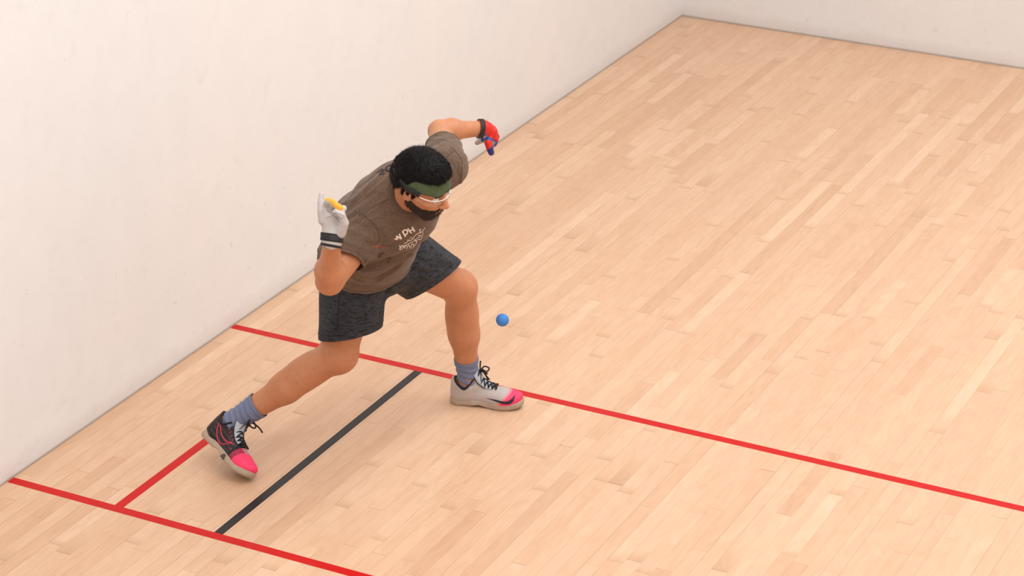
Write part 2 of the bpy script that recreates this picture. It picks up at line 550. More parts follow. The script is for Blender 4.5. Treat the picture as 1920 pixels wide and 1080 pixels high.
def tube_vf(pts, r, k=6, closed=False, r1=None, flat=1.0, nrmf=None):
    pts = np.asarray(pts, float); n = len(pts)
    if closed: T = np.roll(pts, -1, 0) - np.roll(pts, 1, 0)
    else: T = np.gradient(pts, axis=0)
    T /= np.maximum(np.linalg.norm(T, axis=1), 1e-9)[:, None]
    up = nrm(np.cross(T[0], [0.3, 0.5, 0.81])) if nrmf is None else None
    V = []; F = []
    for i in range(n):
        if nrmf is not None: up = nrmf[i]
        up = up - T[i] * (up @ T[i]); up = nrm(up); sd = np.cross(T[i], up)
        rr = r if r1 is None else r + (r1 - r) * i / (n - 1)
        for j in range(k):
            a = 2 * math.pi * j / k
            V.append(pts[i] + up * math.cos(a) * rr * flat + sd * math.sin(a) * rr)
    m = n if closed else n - 1
    for i in range(m):
        for j in range(k):
            a = i * k + j; b = i * k + (j + 1) % k; c = ((i + 1) % n) * k + (j + 1) % k; d = ((i + 1) % n) * k + j
            F.append((a, b, c, d))
    if not closed:
        F.append(tuple(range(k))[::-1]); F.append(tuple((n - 1) * k + j for j in range(k)))
    return np.array(V), F

def merge(parts):
    V = []; F = []; o = 0
    for v, f in parts:
        V.extend(list(v)); F.extend([tuple(int(i) + o for i in q) for q in f]); o += len(v)
    return V, F

def tubes(name, paths, r, parent, mat, k=6, closed=False, label=None, flat=1.0, r1=None, nrmfs=None):
    V, F = merge([tube_vf(p, r, k, closed, r1, flat, None if nrmfs is None else nrmfs[i]) for i, p in enumerate(paths)])
    o = link(name, mesh_np(name, V, F), parent, (mat,))
    if label: o['label'] = label
    return o

def set_col(me, cols):
    a = me.color_attributes.new('col', 'FLOAT_COLOR', 'POINT')
    c = np.ones((len(cols), 4), np.float32); c[:, :3] = cols
    a.data.foreach_set('color', c.ravel())

def cut(V, F, planes):
    """open a cloth mesh at its hems: (point, outward normal, radius of the region)"""
    bm = bmesh.new()
    me = mesh_np('tmp', V, F); bm.from_mesh(me); bpy.data.meshes.remove(me)
    for c, nn, rad, *test in planes:
        test = test[0] if test else (lambda q: True)
        c = Vector(c); nn = Vector(nn).normalized()
        fs = [f for f in bm.faces if (f.calc_center_median() - c).length < rad and test(f.calc_center_median())]
        gs = set(fs)
        for f in fs:
            gs.update(f.edges); gs.update(f.verts)
        bmesh.ops.bisect_plane(bm, geom=list(gs), plane_co=c, plane_no=nn, clear_outer=False, clear_inner=False, dist=1e-5)
        rm = [f for f in bm.faces if (f.calc_center_median() - c).length < rad + .01 and (f.calc_center_median() - c).dot(nn) > 1e-5 and test(f.calc_center_median())]
        bmesh.ops.delete(bm, geom=rm, context='FACES')
    return bm

def largest(bm):
    left = set(bm.faces); best = []
    while left:
        st = [left.pop()]; comp = list(st)
        while st:
            for e in st.pop().edges:
                for g in e.link_faces:
                    if g in left: left.discard(g); st.append(g); comp.append(g)
        if len(comp) > len(best): best = comp
    best = set(best)
    bmesh.ops.delete(bm, geom=[g for g in bm.faces if g not in best], context='FACES')

def cloth(name, bm, parent, mat, th):
    largest(bm)
    me = bpy.data.meshes.new(name); bm.to_mesh(me); bm.free()
    me.polygons.foreach_set('use_smooth', [True] * len(me.polygons))
    o = link(name, me, parent, (mat,))
    md = o.modifiers.new('thickness', 'SOLIDIFY'); md.thickness = th; md.offset = -1
    return o

# ------------------------------------------------------------------ the player: joints
PC = at(707, 494, 8.70)
LH = at(748, 477, 8.77); RH = at(667, 509, 8.63)
LK = at(863, 541, 9.12); LA = at(878, 712, 9.35)
RK = at(634, 664, 8.775)
NB = at(765, 375, 8.29)
RS = at(694, 426, 8.33); LS = at(838, 312, 8.43)
RE = at(618, 527, 8.20); RW = at(622, 458, 8.00)
LE = at(824, 246, 8.70); LW = at(902, 241, 8.82)
HC = at(792.5, 341, 8.13)
HN = camv(.776, -.583, .24); HT_ = camv(.26, .65, .71)
# the shoes' axes: toe, left, up, and the heel's place on the floor
def axes(F, L):
    F = nrm(F); L = np.array(L, float); L = nrm(L - F * (L @ F)); return F, L, np.cross(F, L)
SHL = axes((.962, .272, 0), (-.272, .962, 0)) + (np.array([1.123, 1.318, 0.0]),)
def roll(F, L, a):
    F, L, U = axes(F, L)
    return F, L * math.cos(a) + U * math.sin(a), U * math.cos(a) - L * math.sin(a)
SHR = roll((.8885, -.3588, -.286), (.0254, .6608, -.7502), math.radians(12))
# slid along the line of sight until the lowest point of its sole meets the floor
_pts = [(x, y, .018 * max(0, (x - .215) / .08) ** 2) for x, y in ((.20, .052), (.22, .052), (.24, .045), (.26, .035), (.28, .01), (.285, 0), (.28, -.01))]
_lo, _hi = 8.6, 9.4
for _ in range(40):
    _d = (_lo + _hi) / 2
    _o = at(384, 806, _d) - SHR[2] * .02 + SHR[1] * .01
    _z = min((_o + SHR[0] * x + SHR[1] * y + SHR[2] * z)[2] for x, y, z in _pts)
    if _z > .0005: _lo = _d
    else: _hi = _d
SHR = SHR + (_o,)
def inshoe(s, x, y, z): return s[3] + s[0] * x + s[1] * y + s[2] * z
HE = nrm(np.cross(HN, HT_)); HT_ = nrm(np.cross(HE, HN))      # his right, the face, the crown
HA = np.stack([HE, HN, HT_])
LATP = nrm(LH - RH); LATC = nrm(LS - RS)
FWD = nrm(np.cross(LATC, nrm(NB - PC)))                       # out of the chest

LA = inshoe(SHL, .071, 0, .098); RA = inshoe(SHR, .070, 0, .118)
def hp(e, n, t):
    return HC + HE * e + HN * n + HT_ * t

def cranium(P, g=0.0):
    d = ellip(P, hp(0, -.009, .026), HA, (.074 + g, .088 + g, .083 + g))
    return smin(d, ellip(P, hp(0, -.030, -.005), HA, (.066 + g, .068 + g, .066 + g)), .03)

def head(P):
    d = cranium(P)
    d = smin(d, ellip(P, hp(0, .026, -.025), HA, (.062, .062, .070)), .03)
    for s in (-1, 1):
        d = smin(d, rcone(P, hp(s * .050, .008, -.052), hp(s * .020, .058, -.090), .020, .017), .022)
        d = smin(d, ellip(P, hp(s * .040, .060, -.022), HA, (.020, .017, .018)), .018)      # cheek
    d = smin(d, rcone(P, hp(-.012, .068, -.094), hp(.012, .068, -.094), .018, .018), .02)    # chin
    d = smin(d, rcone(P, hp(-.014, .078, -.052), hp(.014, .078, -.052), .018, .018), .02)    # muzzle
    d = smin(d, rcone(P, hp(-.030, .074, .020), hp(.030, .074, .020), .014, .014), .014)     # brow
    for s in (-1, 1):
        d = smax(d, -ellip(P, hp(s * .031, .096, .001), HA, (.017, .015, .011)), .012)
    # nose
    n = rcone(P, hp(0, .086, .006), hp(0, .110, -.026), .008, .0115)
    for s in (-1, 1):
        n = smin(n, ellip(P, hp(s * .012, .100, -.031), HA, (.008, .010, .007)), .008)
    n = smax(n, -rcone(P, hp(-.006, .104, -.043), hp(-.006, .100, -.030), .0035, .003), .003)
    n = smax(n, -rcone(P, hp(.006, .104, -.043), hp(.006, .100, -.030), .0035, .003), .003)
    d = smin(d, n, .010)
    # lips and the line between them
    d = smin(d, rcone(P, hp(-.016, .090, -.054), hp(.016, .090, -.054), .0055, .0055), .006)
    d = smin(d, rcone(P, hp(-.013, .089, -.066), hp(.013, .089, -.066), .0065, .0065), .006)
    d = smax(d, -rcone(P, hp(-.020, .096, -.060), hp(.020, .096, -.060), .003, .003), .004)
    # ears
    for s in (-1, 1):
        A = np.stack([nrm(HE * 1 - s * HN * .35), nrm(HN + s * HE * .35), HT_])
        e = ellip(P, hp(s * .077, -.004, -.012), A, (.0085, .019, .031))
        e = smin(e, rcone(P, hp(s * .070, .004, -.034), hp(s * .072, -.004, .0), .009, .010), .01)
        e = smax(e, -ellip(P, hp(s * .087, .000, -.010), A, (.008, .010, .018)), .005)
        d = smin(d, e, .006)
    return d

RHS = dict(
    palm=(at(622, 446, 7.995), at(626, 408, 7.985), .019, .0155, nrm(CR), 1.6, 2.75),
    fingers=[
        ([at(604, 414, 7.985), at(602, 396, 7.98), at(601.5, 380, 7.985), at(602.5, 365, 7.99)], [.0120, .0112, .0100, .0078]),
        ([at(614, 404, 7.985), at(611, 386, 7.985), at(615, 377, 7.96), at(625, 379, 7.95)], [.012, .0108, .0100, .0088]),
        ([at(625, 404, 7.985), at(622, 390, 7.985), at(626, 383, 7.955), at(637, 389, 7.945)], [.012, .0108, .0105, .0098]),
        ([at(638, 405, 7.985), at(642, 394, 7.98), at(644, 391, 7.955), at(637, 400, 7.948)], [.012, .0110, .0100, .0092]),
        ([at(638, 436, 7.985), at(645, 418, 7.965), at(641, 404, 7.948), at(629, 398, 7.942)], [.0185, .0150, .0115, .0095]),
    ])
LHS = dict(
    palm=(at(912, 243, 8.860), at(923, 252, 8.855), .0175, .0165, nrm(CR * .45 + CU * .89), 1.35, 1.65),
    fingers=[
        ([at(916, 259, 8.845), at(915, 268, 8.838), at(918.5, 279, 8.840), at(921, 286, 8.845)], [.0135, .0125, .0118, .0105]),
        ([at(924, 257, 8.860), at(929, 262, 8.870), at(927, 270, 8.890), at(922, 274, 8.905)], [.0115, .0108, .0095, .0088]),
        ([at(926, 250, 8.870), at(931, 256, 8.890), at(929, 264, 8.910), at(923, 268, 8.920)], [.0115, .0108, .0095, .0088]),
        ([at(925, 241, 8.890), at(930, 246, 8.910), at(929, 255, 8.925), at(922, 260, 8.935)], [.0110, .010, .0090, .008]),
        ([at(912, 256, 8.880), at(905, 262, 8.895), at(898, 265.5, 8.905), at(894.5, 267.5, 8.910)], [.0130, .0110, .0092, .0085]),
    ])
def hand(P, S_, wr, g=0.0, fing=True):
    a, b, ra, rb, ax, s0, s1 = S_['palm']
    d = econe(P, a, b, ra + g, rb + g, ax, s0, s1)
    d = smin(d, rcone(P, wr, a, .027 + g, .024 + g), .02)
    for pts, r in (S_['fingers'] if fing else ()):
        d = smin(d, chain(P, pts, [x * 1.07 + g for x in r], .0015), .0065)
    return d

CALF_L = LK * .72 + LA * .28
CALF_R = RK * .70 + RA * .30
BACK_R = camv(-.35, .9, -.2)
def limbs(P):
    d = rcone(P, LH, LK * .9 + LH * .1, .088, .064)
    d = smin(d, ellip(P, LK + camv(0, .2, .6) * .012, I3, (.064, .060, .066)), .03)
    d = smin(d, rcone(P, LK, LK * .5 + LA * .5, .057, .056), .03)
    d = smin(d, ellip(P, CALF_L + camv(-.2, 0, -.6) * .014, I3, (.060, .056, .105)), .03)
    d = smin(d, rcone(P, LK * .5 + LA * .5, LA, .054, .035), .03)
    d = smin(d, rcone(P, LA, inshoe(SHL, .11, 0, .050), .034, .022), .02)
    r = rcone(P, RH, RK * .9 + RH * .1, .096, .068)
    r = smin(r, ellip(P, RK + camv(.3, -.4, .5) * .014, I3, (.064, .064, .064)), .03)
    r = smin(r, rcone(P, RK, RK * .5 + RA * .5, .058, .055), .03)
    ax = nrm(RK - RA)
    A = np.stack([ax, nrm(np.cross(ax, [0, 0, 1])), nrm(np.cross(ax, np.cross(ax, [0, 0, 1])))])
    r = smin(r, ellip(P, CALF_R + BACK_R * .012, A, (.110, .056, .056)), .03)
    r = smin(r, rcone(P, RK * .5 + RA * .5, RA, .053, .035), .03)
    r = smin(r, rcone(P, RA, inshoe(SHR, .11, 0, .055), .034, .022), .02)
    return np.minimum(d, r)

def arms(P):
    d = None
    for (s, e, w, k1) in ((RS, RE, RW, .050), (LS, LE, LW, .041)):
        a = rcone(P, s, e, .054, .039 if w is LW else .046)
        m = e * .72 + w * .28
        a = smin(a, rcone(P, e, m, .037 if w is LW else .044, k1 - .004), .02)
        a = smin(a, ellip(P, m, I3, (k1, k1, k1)), .02)
        a = smin(a, rcone(P, m, w, k1 - .005, .027), .02)
        d = a if d is None else np.minimum(d, a)
    return d

UPB = at(722, 352, 8.36)
def torso(P):
    d = econe(P, PC, at(706, 440, 8.52), .112, .105, LATP, 1.35)
    d = smin(d, econe(P, at(706, 440, 8.52), at(752, 388, 8.36), .108, .108, LATC, 1.30), .05)
    d = smin(d, rcone(P, RS, LS, .058, .058), .05)
    d = smin(d, rcone(P, NB + HE * 0, HC - HT_ * .05 - HN * .02, .064, .056), .03)
    return d

def body_sdf(P):
    d = smin(torso(P), limbs(P), .03)
    d = smin(d, arms(P), .025)
    d = smin(d, head(P), .02)
    d = smin(d, hand(P, RHS, RW, -.0028), .012)
    d = smin(d, hand(P, LHS, LW, -.0028), .012)
    return d

person = bpy.data.objects.new('person', None)
COL.objects.link(person)
person.location = (1.0, .9, 0)
bpy.context.view_layer.update()
PINV = Matrix.Translation(-Vector((1.0, .9, 0)))
person['label'] = 'person in brown t-shirt, dark shorts, green headband and gloves lunging beside the wall'
person['category'] = 'person'

class Own:      # parts are written in world coordinates and parented with the inverse offset
    pass
_link = link
def link(name, me, parent=None, mats=()):
    o = _link(name, me, parent, mats)
    if parent is person:
        o.matrix_parent_inverse = PINV
    return o

# ---- body: coarse below the neck, fine for the head
def neckside(P):
    c = HC * .45 + NB * .55
    return (P - c) @ nrm(HC - NB)
near_head = lambda P, r: np.linalg.norm(P - HC, axis=1) < r
lo = np.array([.50, .10, .02]); hi = np.array([1.62, 1.48, 1.52])
V1, F1 = surfnet(body_sdf, lo, hi, .0052)
k1 = ~((neckside(V1) > .0) & near_head(V1, .19))
F1 = F1[k1[F1].all(1)]
V2, F2 = surfnet(lambda P: np.where(near_head(P, .24), body_sdf(P), .2), HC - .19, HC + .19, .0022)
k2 = (neckside(V2) > -.008) & near_head(V2, .165)
F2 = F2[k2[F2].all(1)]
Va, Fa = merge([(V1, F1), (V2, F2)])
me = mesh_np('body', Va, Fa)
bm = bmesh.new(); bm.from_mesh(me)
bmesh.ops.delete(bm, geom=[v for v in bm.verts if not v.link_faces], context='VERTS')
bm.to_mesh(me); bm.free()
link('body', me, person, (M['skin'],))

# ---- face details
V, F = [], []
for s in (-1, 1):
    for nm, rad, off, mt in (('eye', .0122, .0, M['eye_white']),):
        bm = bmesh.new(); bmesh.ops.create_uvsphere(bm, u_segments=20, v_segments=14, radius=rad)
        c = hp(s * .031, .0785, .000)
        for v in bm.verts: v.co = Vector(c + np.array(v.co))
        for v in bm.faces: v.smooth = True
        m2 = bpy.data.meshes.new(nm); bm.to_mesh(m2); bm.free()
        eo = link(nm, m2, person, (mt,))
    gaze = nrm(HN - HT_ * .35)
    bm = bmesh.new(); bmesh.ops.create_uvsphere(bm, u_segments=16, v_segments=10, radius=.0062)
    for v in bm.verts: v.co = Vector(c + gaze * .0072 + np.array(v.co))
    m2 = bpy.data.meshes.new('iris'); bm.to_mesh(m2); bm.free(); link('iris', m2, eo, (M['iris'],)).matrix_parent_inverse = eo.matrix_parent_inverse.copy() if False else Matrix()

def strands(name, roots, dirs, ln, r, parent, mat, bend=.3, droop=None):
    V = []; F = []
    for p, d in zip(roots, dirs):
        d = nrm(d); s = nrm(np.cross(d, rng.normal(size=3))); q = np.cross(d, s)
        L = ln * rng.uniform(.6, 1.25); b = rng.normal(size=3) * bend
        o = len(V)
        pts = [p - d * .001, p + (d + b * .25) * L * .5, p + (d + b) * L]
        for i, pt in enumerate(pts[:2]):
            rr = r * (1, .8)[i]
            V += [pt + s * rr, pt - s * rr * .5 + q * rr * .87, pt - s * rr * .5 - q * rr * .87]
        V.append(pts[2])
        for j in range(3):
            k = (j + 1) % 3
            F += [(o + j, o + k, o + 3 + k, o + 3 + j), (o + 3 + j, o + 3 + k, o + 6)]
    return V, F

# ---- hair
def band_t(P):
    """height above the headband's centre line, which rises from the nape to the forehead"""
    q = P - HC
    n = q @ HN; t = q @ HT_
    return t - (.043 + n * .10)
def bumps(P, f, a):
    q = P * f
    return a * (np.sin(q[:, 0] + 1.3 * np.sin(q[:, 1] * .7)) * np.sin(q[:, 1] + 1.1 * np.sin(q[:, 2] * .8)) * np.sin(q[:, 2] + 1.7 * np.sin(q[:, 0] * .6)))
def hair_sdf(P):
    q = P - HC; e = q @ HE; n = q @ HN; t = q @ HT_
    g = .0105 + .004 * np.clip((-n - .005) / .04, 0, 1) + .010 * np.clip((n + .02) / .1, 0, 1) * np.clip(t / .06, 0, 1)
    d = cranium(P, 0) - g - bumps(P, 210, .0014) - bumps(P, 95, .0016)
    low = .062 + n * .14 - .075 * np.clip((-n + .01) / .06, 0, 1)      # above the band in front, down to the nape behind
    d = smax(d, (low - t), .008)
    sb = smax(cranium(P, 0) - .008, np.maximum(np.maximum(-.034 - t, n - .024), -n - .03), .006)    # sideburns
    sb = smax(sb, -(np.abs(e) - .058), .006)
    return smin(d, sb, .006)
V, F = surfnet(hair_sdf, HC - .15, HC + .15, .0026)
G = grad(hair_sdf, V); G /= np.linalg.norm(G, axis=1)[:, None]
pick = rng.choice(len(V), min(11000, len(V)), replace=False)
sd_ = []
for i in pick:
    q_ = V[i] - HC; w_ = float(np.clip((q_ @ HN + .03) / .06, 0, 1))
    cdir_ = HN * w_ - HT_ * (1 - w_) + HE * .5 * math.sin(q_ @ HE * 60) + rng.normal(size=3) * .35
    cdir_ = cdir_ - G[i] * (cdir_ @ G[i])
    sd_.append(nrm(nrm(cdir_) * .85 + G[i] * .42))
sv, sf = strands('', V[pick] - G[pick] * .002, sd_, .012, .00045, None, None, .25)
Vh, Fh = merge([(V, F), (sv, sf)])
link('hair', mesh_np('hair', Vh, Fh), person, (M['hair'],))

# ---- beard and moustache
def beard_sdf(P):
    q = P - HC; e = q @ HE; n = q @ HN; t = q @ HT_
    d = head(P) - .0048 - bumps(P, 260, .0012)
    # jaw band: below a line from the sideburn to the mouth corner
    ln_ = -.030 - .028 * np.clip((n - .01) / .045, 0, 1)
    lowlim = -.125
    reg = np.maximum(t - ln_, -(n - .000))
    reg = np.maximum(reg, lowlim - t)
    mouth = ellip(P, hp(0, .096, -.062), HA, (.024, .030, .0105))
    reg = smax(reg, -mouth, .004)
    must = np.maximum(np.maximum(np.abs(t + .0445 + np.abs(e) * .25) - .0042 , np.abs(e) - .036), .05 - n)
    reg = np.minimum(reg, must)
    d = d + .0022 * (t > -.052) * (n > .05)
    return smax(d, reg, .004)
V, F = surfnet(beard_sdf, HC - .15, HC + .15, .0022)
nk = np.linalg.norm(V - HC, axis=1) < .135
F = F[nk[F].all(1)]
G = grad(beard_sdf, V); G /= np.linalg.norm(G, axis=1)[:, None]
cand = np.unique(F.ravel())
pick = rng.choice(cand, min(2600, len(cand)), replace=False)
sv, sf = strands('', V[pick] - G[pick] * .001, [nrm(G[i] * .6 - HT_ * .6 + HN * .2 + rng.normal(size=3) * .2) for i in pick], .0075, .0004, None, None, .3)
used = np.unique(F.ravel()); rm = -np.ones(len(V), int); rm[used] = np.arange(len(used))
Vh, Fh = merge([(V[used], rm[F]), (sv, sf)])
link('beard', mesh_np('beard', Vh, Fh), person, (M['beard'],))
# eyebrows and lips
brow = []
for s in (-1, 1):
    pl = np.array([hp(s * (.012 + .032 * t), .12, .0185 + .004 * math.sin(t * 2.6)) for t in np.linspace(0, 1, 9)])
    brow.append(trace(head, pl + HN * .03, np.tile(-HN, (9, 1)), off=.0012))
tubes('eyebrow', brow[:1], .0032, person, M['beard']); tubes('eyebrow', brow[1:], .0032, person, M['beard'])
lp = np.array([hp(e_, .13, -.0655 + .002 * abs(e_) / .016) for e_ in np.linspace(-.016, .016, 9)])
tubes('lower_lip', [trace(head, lp, np.tile(-HN, (9, 1)), off=-.0022)], .0048, person, M['lip'])

# ---- headband: a strip around the head over the hair
def ring(zlo, zhi, off, n=72, th0=0, th1=2 * math.pi, rows=7, base=None):
    base = base or (lambda P: np.minimum(cranium(P, .004), head(P)))
    rowsV = []
    for j in range(rows):
        f = j / (rows - 1)
        O = []; Dd = []
        for i in range(n):
            th = th0 + (th1 - th0) * i / (n if abs(th1 - th0 - 2 * math.pi) < 1e-6 else n - 1)
            e = math.sin(th); nn = math.cos(th)
            z = zlo(th) + (zhi(th) - zlo(th)) * f
            O.append(HC + (HE * e + HN * nn) * .22 + HT_ * z); Dd.append(-(HE * e + HN * nn))
        edge = math.sin(math.pi * min(1, max(0, f))) 
        rowsV.append(trace(base, np.array(O), np.array(Dd), off=off + .0015 * edge))
    V = np.concatenate(rowsV); F = []
    full = abs(th1 - th0 - 2 * math.pi) < 1e-6
    for j in range(rows - 1):
        for i in range(n if full else n - 1):
            a = j * n + i; b = j * n + (i + 1) % n
            F.append((a, a + n, b + n, b))
    return V, F
def strip(name, VF, parent, mat, th):
    o = link(name, mesh_np(name, *VF), parent, (mat,))
    md = o.modifiers.new('thickness', 'SOLIDIFY'); md.thickness = th; md.offset = 1
    return o
fr = lambda th: .5 + .5 * math.cos(th)
bandsdf = lambda P: smin(cranium(P, .0045), head(P), .01)
zl = lambda th: .019 + .004 * math.cos(th) + .004 * (1 - fr(th))
zh = lambda th: .077 + .012 * math.cos(th) - .012 * (1 - fr(th))
hb = strip('headband', ring(zl, zh, .0032, base=bandsdf, rows=11), person, M['band'], -.003)

# ---- goggle strap, frame and lens
strap = strip('goggle_strap', ring(lambda th: .012 - .010 * math.cos(th) , lambda th: .032 - .010 * math.cos(th), .0050, 60, math.radians(62), math.radians(298), 4, base=lambda P: np.minimum(bandsdf(P), cranium(P, .006))), person, M['strap'], .002)
for s in (1,):
    th = math.radians(112)
    c0 = trace(bandsdf, (HC + (HE * math.sin(th) + HN * math.cos(th)) * .2 + HT_ * .026)[None], -(HE * math.sin(th) + HN * math.cos(th))[None], off=.007)[0]
    tg = nrm(HE * math.cos(th) - HN * math.sin(th))
    loop = [c0 + tg * (.007 * math.cos(a)) + HT_ * (.009 * math.sin(a)) for a in np.linspace(0, 2 * math.pi, 16)[:-1]]
    tubes('strap_buckle', [loop], .0024, strap, M['strap'], closed=True)
gog = bpy.data.objects.new('goggles', None); COL.objects.link(gog); gog.parent = person; gog.matrix_parent_inverse = PINV
def gcurve(z, rn=.110, re=.078, n0=-.010, a=78, m=41):
    return np.array([HC + HE * (re * math.sin(t)) + HN * (n0 + rn * math.cos(t) ** .75) + HT_ * z(t) for t in np.radians(np.linspace(-a, a, m))])
topz = lambda t: .006 - .003 * math.cos(2 * t)
botz = lambda t: -.026 + .012 * math.exp(-(t / .20) ** 2) + .016 * max(0, abs(t) - .75)
top = gcurve(topz); bot = gcurve(botz, .106, .077)
rows = 7
V = np.concatenate([top * (1 - j / (rows - 1)) + bot * (j / (rows - 1)) + HN * .006 * math.sin(math.pi * j / (rows - 1)) for j in range(rows)])
F = [(j * 41 + i, j * 41 + i + 1, (j + 1) * 41 + i + 1, (j + 1) * 41 + i) for j in range(rows - 1) for i in range(40)]
strip('goggle_lens', (V, F), gog, M['lens'], .0016)
tubes('goggle_frame', [top], .0017, gog, M['frame'], k=8)
arms_ = []
for s in (-1, 1):
    e0 = top[-1] if s > 0 else top[0]
    arms_.append(resample([e0, hp(s * .079, .030, .012), hp(s * .083, .012, .012)], .004))
tubes('goggle_arm', arms_[:1], .0022, gog, M['frame'], k=8); tubes('goggle_arm', arms_[1:], .0022, gog, M['frame'], k=8)

# ------------------------------------------------------------------ t-shirt
HEMC = at(693, 478, 8.62)
SLR0 = RS; SLR1 = RS * .38 + RE * .62; SLRX = RS * .22 + RE * .78
SLL1 = LS * .50 + LE * .50; SLLX = LS * .32 + LE * .68
HEMN = nrm(-(at(745, 385, 8.36) - HEMC) * 1.0)
FB = nrm(np.cross(LATP, -HEMN))
HEMP = nrm(HEMN + CR * .24)
def shirt0(P):
    hc2 = HEMC + HEMN * .10
    d = econe(P, hc2 , at(700, 436, 8.50), .165, .150, LATP, 1.12)
    d = smin(d, econe(P, at(700, 436, 8.50), at(744, 385, 8.36), .150, .140, LATC, 1.18), .05)
    d = smin(d, econe(P, at(744, 385, 8.36), at(752, 372, 8.34), .140, .120, LATC, 1.25), .04)
    d = smin(d, rcone(P, RS, LS, .066, .066), .05)
    d = smin(d, rcone(P, RS, SLRX, .070, .068), .035)
    d = smin(d, rcone(P, LS, SLLX, .070, .066), .035)
    return d
# folds: picture-traced creases, raised (+) or sunk (-), with width and depth in metres
CRE = [
    ([(781, 464), (765, 473), (745, 481), (725, 489), (705, 495), (688, 498), (674, 495)], -.028, .008),
    ([(778, 458), (758, 465), (735, 473), (712, 481), (690, 484)], .013, .010),
    ([(764, 482), (752, 493), (738, 505), (722, 516), (706, 523)], -.021, .009),
    ([(772, 478), (756, 486), (730, 498), (704, 506), (680, 508)], .009, .009),
    ([(750, 500), (735, 513), (715, 524)], .006, .010),
    ([(770, 449), (740, 459), (712, 467)], -.007, .008),
    ([(715, 474), (700, 487), (686, 490)], -.010, .008),
    ([(700, 470), (735, 468), (770, 458), (800, 446)], .006, .012),
    ([(675, 500), (700, 482), (722, 474)], .005, .010),
    ([(650, 505), (668, 522), (700, 530)], -.004, .010),
    ([(640, 385), (665, 372), (690, 350), (712, 330)], .005, .010),
    ([(640, 398), (672, 382), (700, 362)], -.005, .009),
    ([(655, 410), (690, 392), (715, 372), (735, 352)], -.004, .008),
    ([(672, 352), (695, 335), (720, 310)], -.004, .007),
    ([(690, 365), (712, 345), (738, 325)], .004, .008),
    ([(640, 440), (660, 444), (680, 455), (700, 462)], -.006, .007),
    ([(638, 450), (660, 457), (685, 468)], .005, .007),
    ([(640, 462), (662, 470), (680, 478)], -.005, .007),
    ([(655, 430), (678, 438), (698, 452)], .004, .007),
    ([(645, 418), (668, 420), (690, 432)], -.003, .007),
    ([(820, 268), (842, 282), (858, 300)], -.005, .006),
    ([(812, 262), (835, 262), (858, 276)], .004, .006),
    ([(815, 255), (838, 254), (856, 266)], -.003, .005),
    ([(830, 290), (850, 310), (862, 335)], -.004, .008),
    ([(850, 290), (866, 315), (864, 345)], .004, .007),
    ([(750, 395), (780, 408), (806, 412)], -.003, .008),
    ([(735, 400), (760, 422), (775, 430)], .002, .010),
    ([(700, 425), (715, 440), (716, 462)], -.004, .007),
    ([(600, 440), (596, 462), (604, 480)], .004, .010),
]
CRE3 = []
for p_, a, w in CRE:
    c_ = eyeray(shirt0, resample(p_, 4.0), 0)
    c_ = c_[np.abs(shirt0(c_)) < .003]
    if len(c_) > 1: CRE3.append((c_, a * (1.8 if a < 0 else 1.35), w))
CRB = [(c.min(0) - .03, c.max(0) + .03) for c, a, w in CRE3]
HEMX = at(650, 470, 8.62)
def shirt(P):
    d = shirt0(P)
    # gathers running round the belly where the trunk bends
    q = P - HEMC
    h = -(q @ HEMN)
    lat = q @ LATP
    d = d + .0022 * np.sin(h * 95 + lat * 14 + 2.0 * np.sin(lat * 17)) * np.exp(-((h - .07) / .07) ** 2) * (q @ FB > 0)
    d = d + .0012 * np.sin(P @ camv(.6, -.7, .2) * 140 + 3 * np.sin(P @ CU * 23))
    for (c, a, w), (l, u) in zip(CRE3, CRB):
        m = ((P > l) & (P < u)).all(1)
        if m.any():
            pm = P[m]
            s = np.full(len(pm), 9.)
            for i in range(0, len(c), 1):
                s = np.minimum(s, ((pm - c[i]) ** 2).sum(1))
            d[m] = d[m] - a * (np.exp(-s / (w * w)) if a > 0 else np.exp(-np.sqrt(s) / (w * .75)))
    return d
lo = np.array([.70, .22, .60]); hi = np.array([1.62, 1.15, 1.40])
V, F = surfnet(shirt, lo, hi, .0042)
# the neck hole, and the rib collar around it
def nrm3(a): return a / np.linalg.norm(a, axis=1)[:, None]
NC = at(772, 361, 8.26); ncx = nrm(HC - NB + camv(.1, .1, .3) * .05); NR = .078
cu_ = nrm(np.cross(ncx, HE)); cv_ = nrm(np.cross(ncx, cu_))
cang = np.linspace(0, 2 * math.pi, 64, endpoint=False)
cdir = np.array([cu_ * math.cos(a) + cv_ * math.sin(a) for a in cang])
cp = trace(shirt, NC + cdir * NR + ncx * .13, np.tile(-ncx, (64, 1)), off=.0005, n=90)
hx = (V - NC) @ ncx; rx = np.linalg.norm((V - NC) - hx[:, None] * ncx, axis=1)
V_in = (rx < NR - .001) & (hx > -.09)
F = F[~V_in[F].any(1)]
SLRN = nrm(nrm(RE - RS) + camv(.35, -.6, 0) * .35); SLLN = nrm(LE - LS)
bm = cut(V, F, [(HEMC, HEMP, .34), (SLR1, SLRN, .112), (SLL1, SLLN, .125)])
shirt_o = cloth('t_shirt', bm, person, M['shirt'], .0025)

def drape(name, px, r, parent, mat, fn=None, closed=False, off=.0006, k=5, step=3.0, flat=.5, r1=None):
    fn = fn or shirt
    pths = []
    for p in px:
        p = resample(p, step, closed)
        pts = eyeray(fn, p, off)
        pths.append(pts[np.abs(fn(pts) - off) < .002])
    g = [grad(fn, q) for q in pths]
    return tubes(name, pths, r, parent, mat, k=k, closed=closed, flat=flat, r1=r1, nrmfs=g)

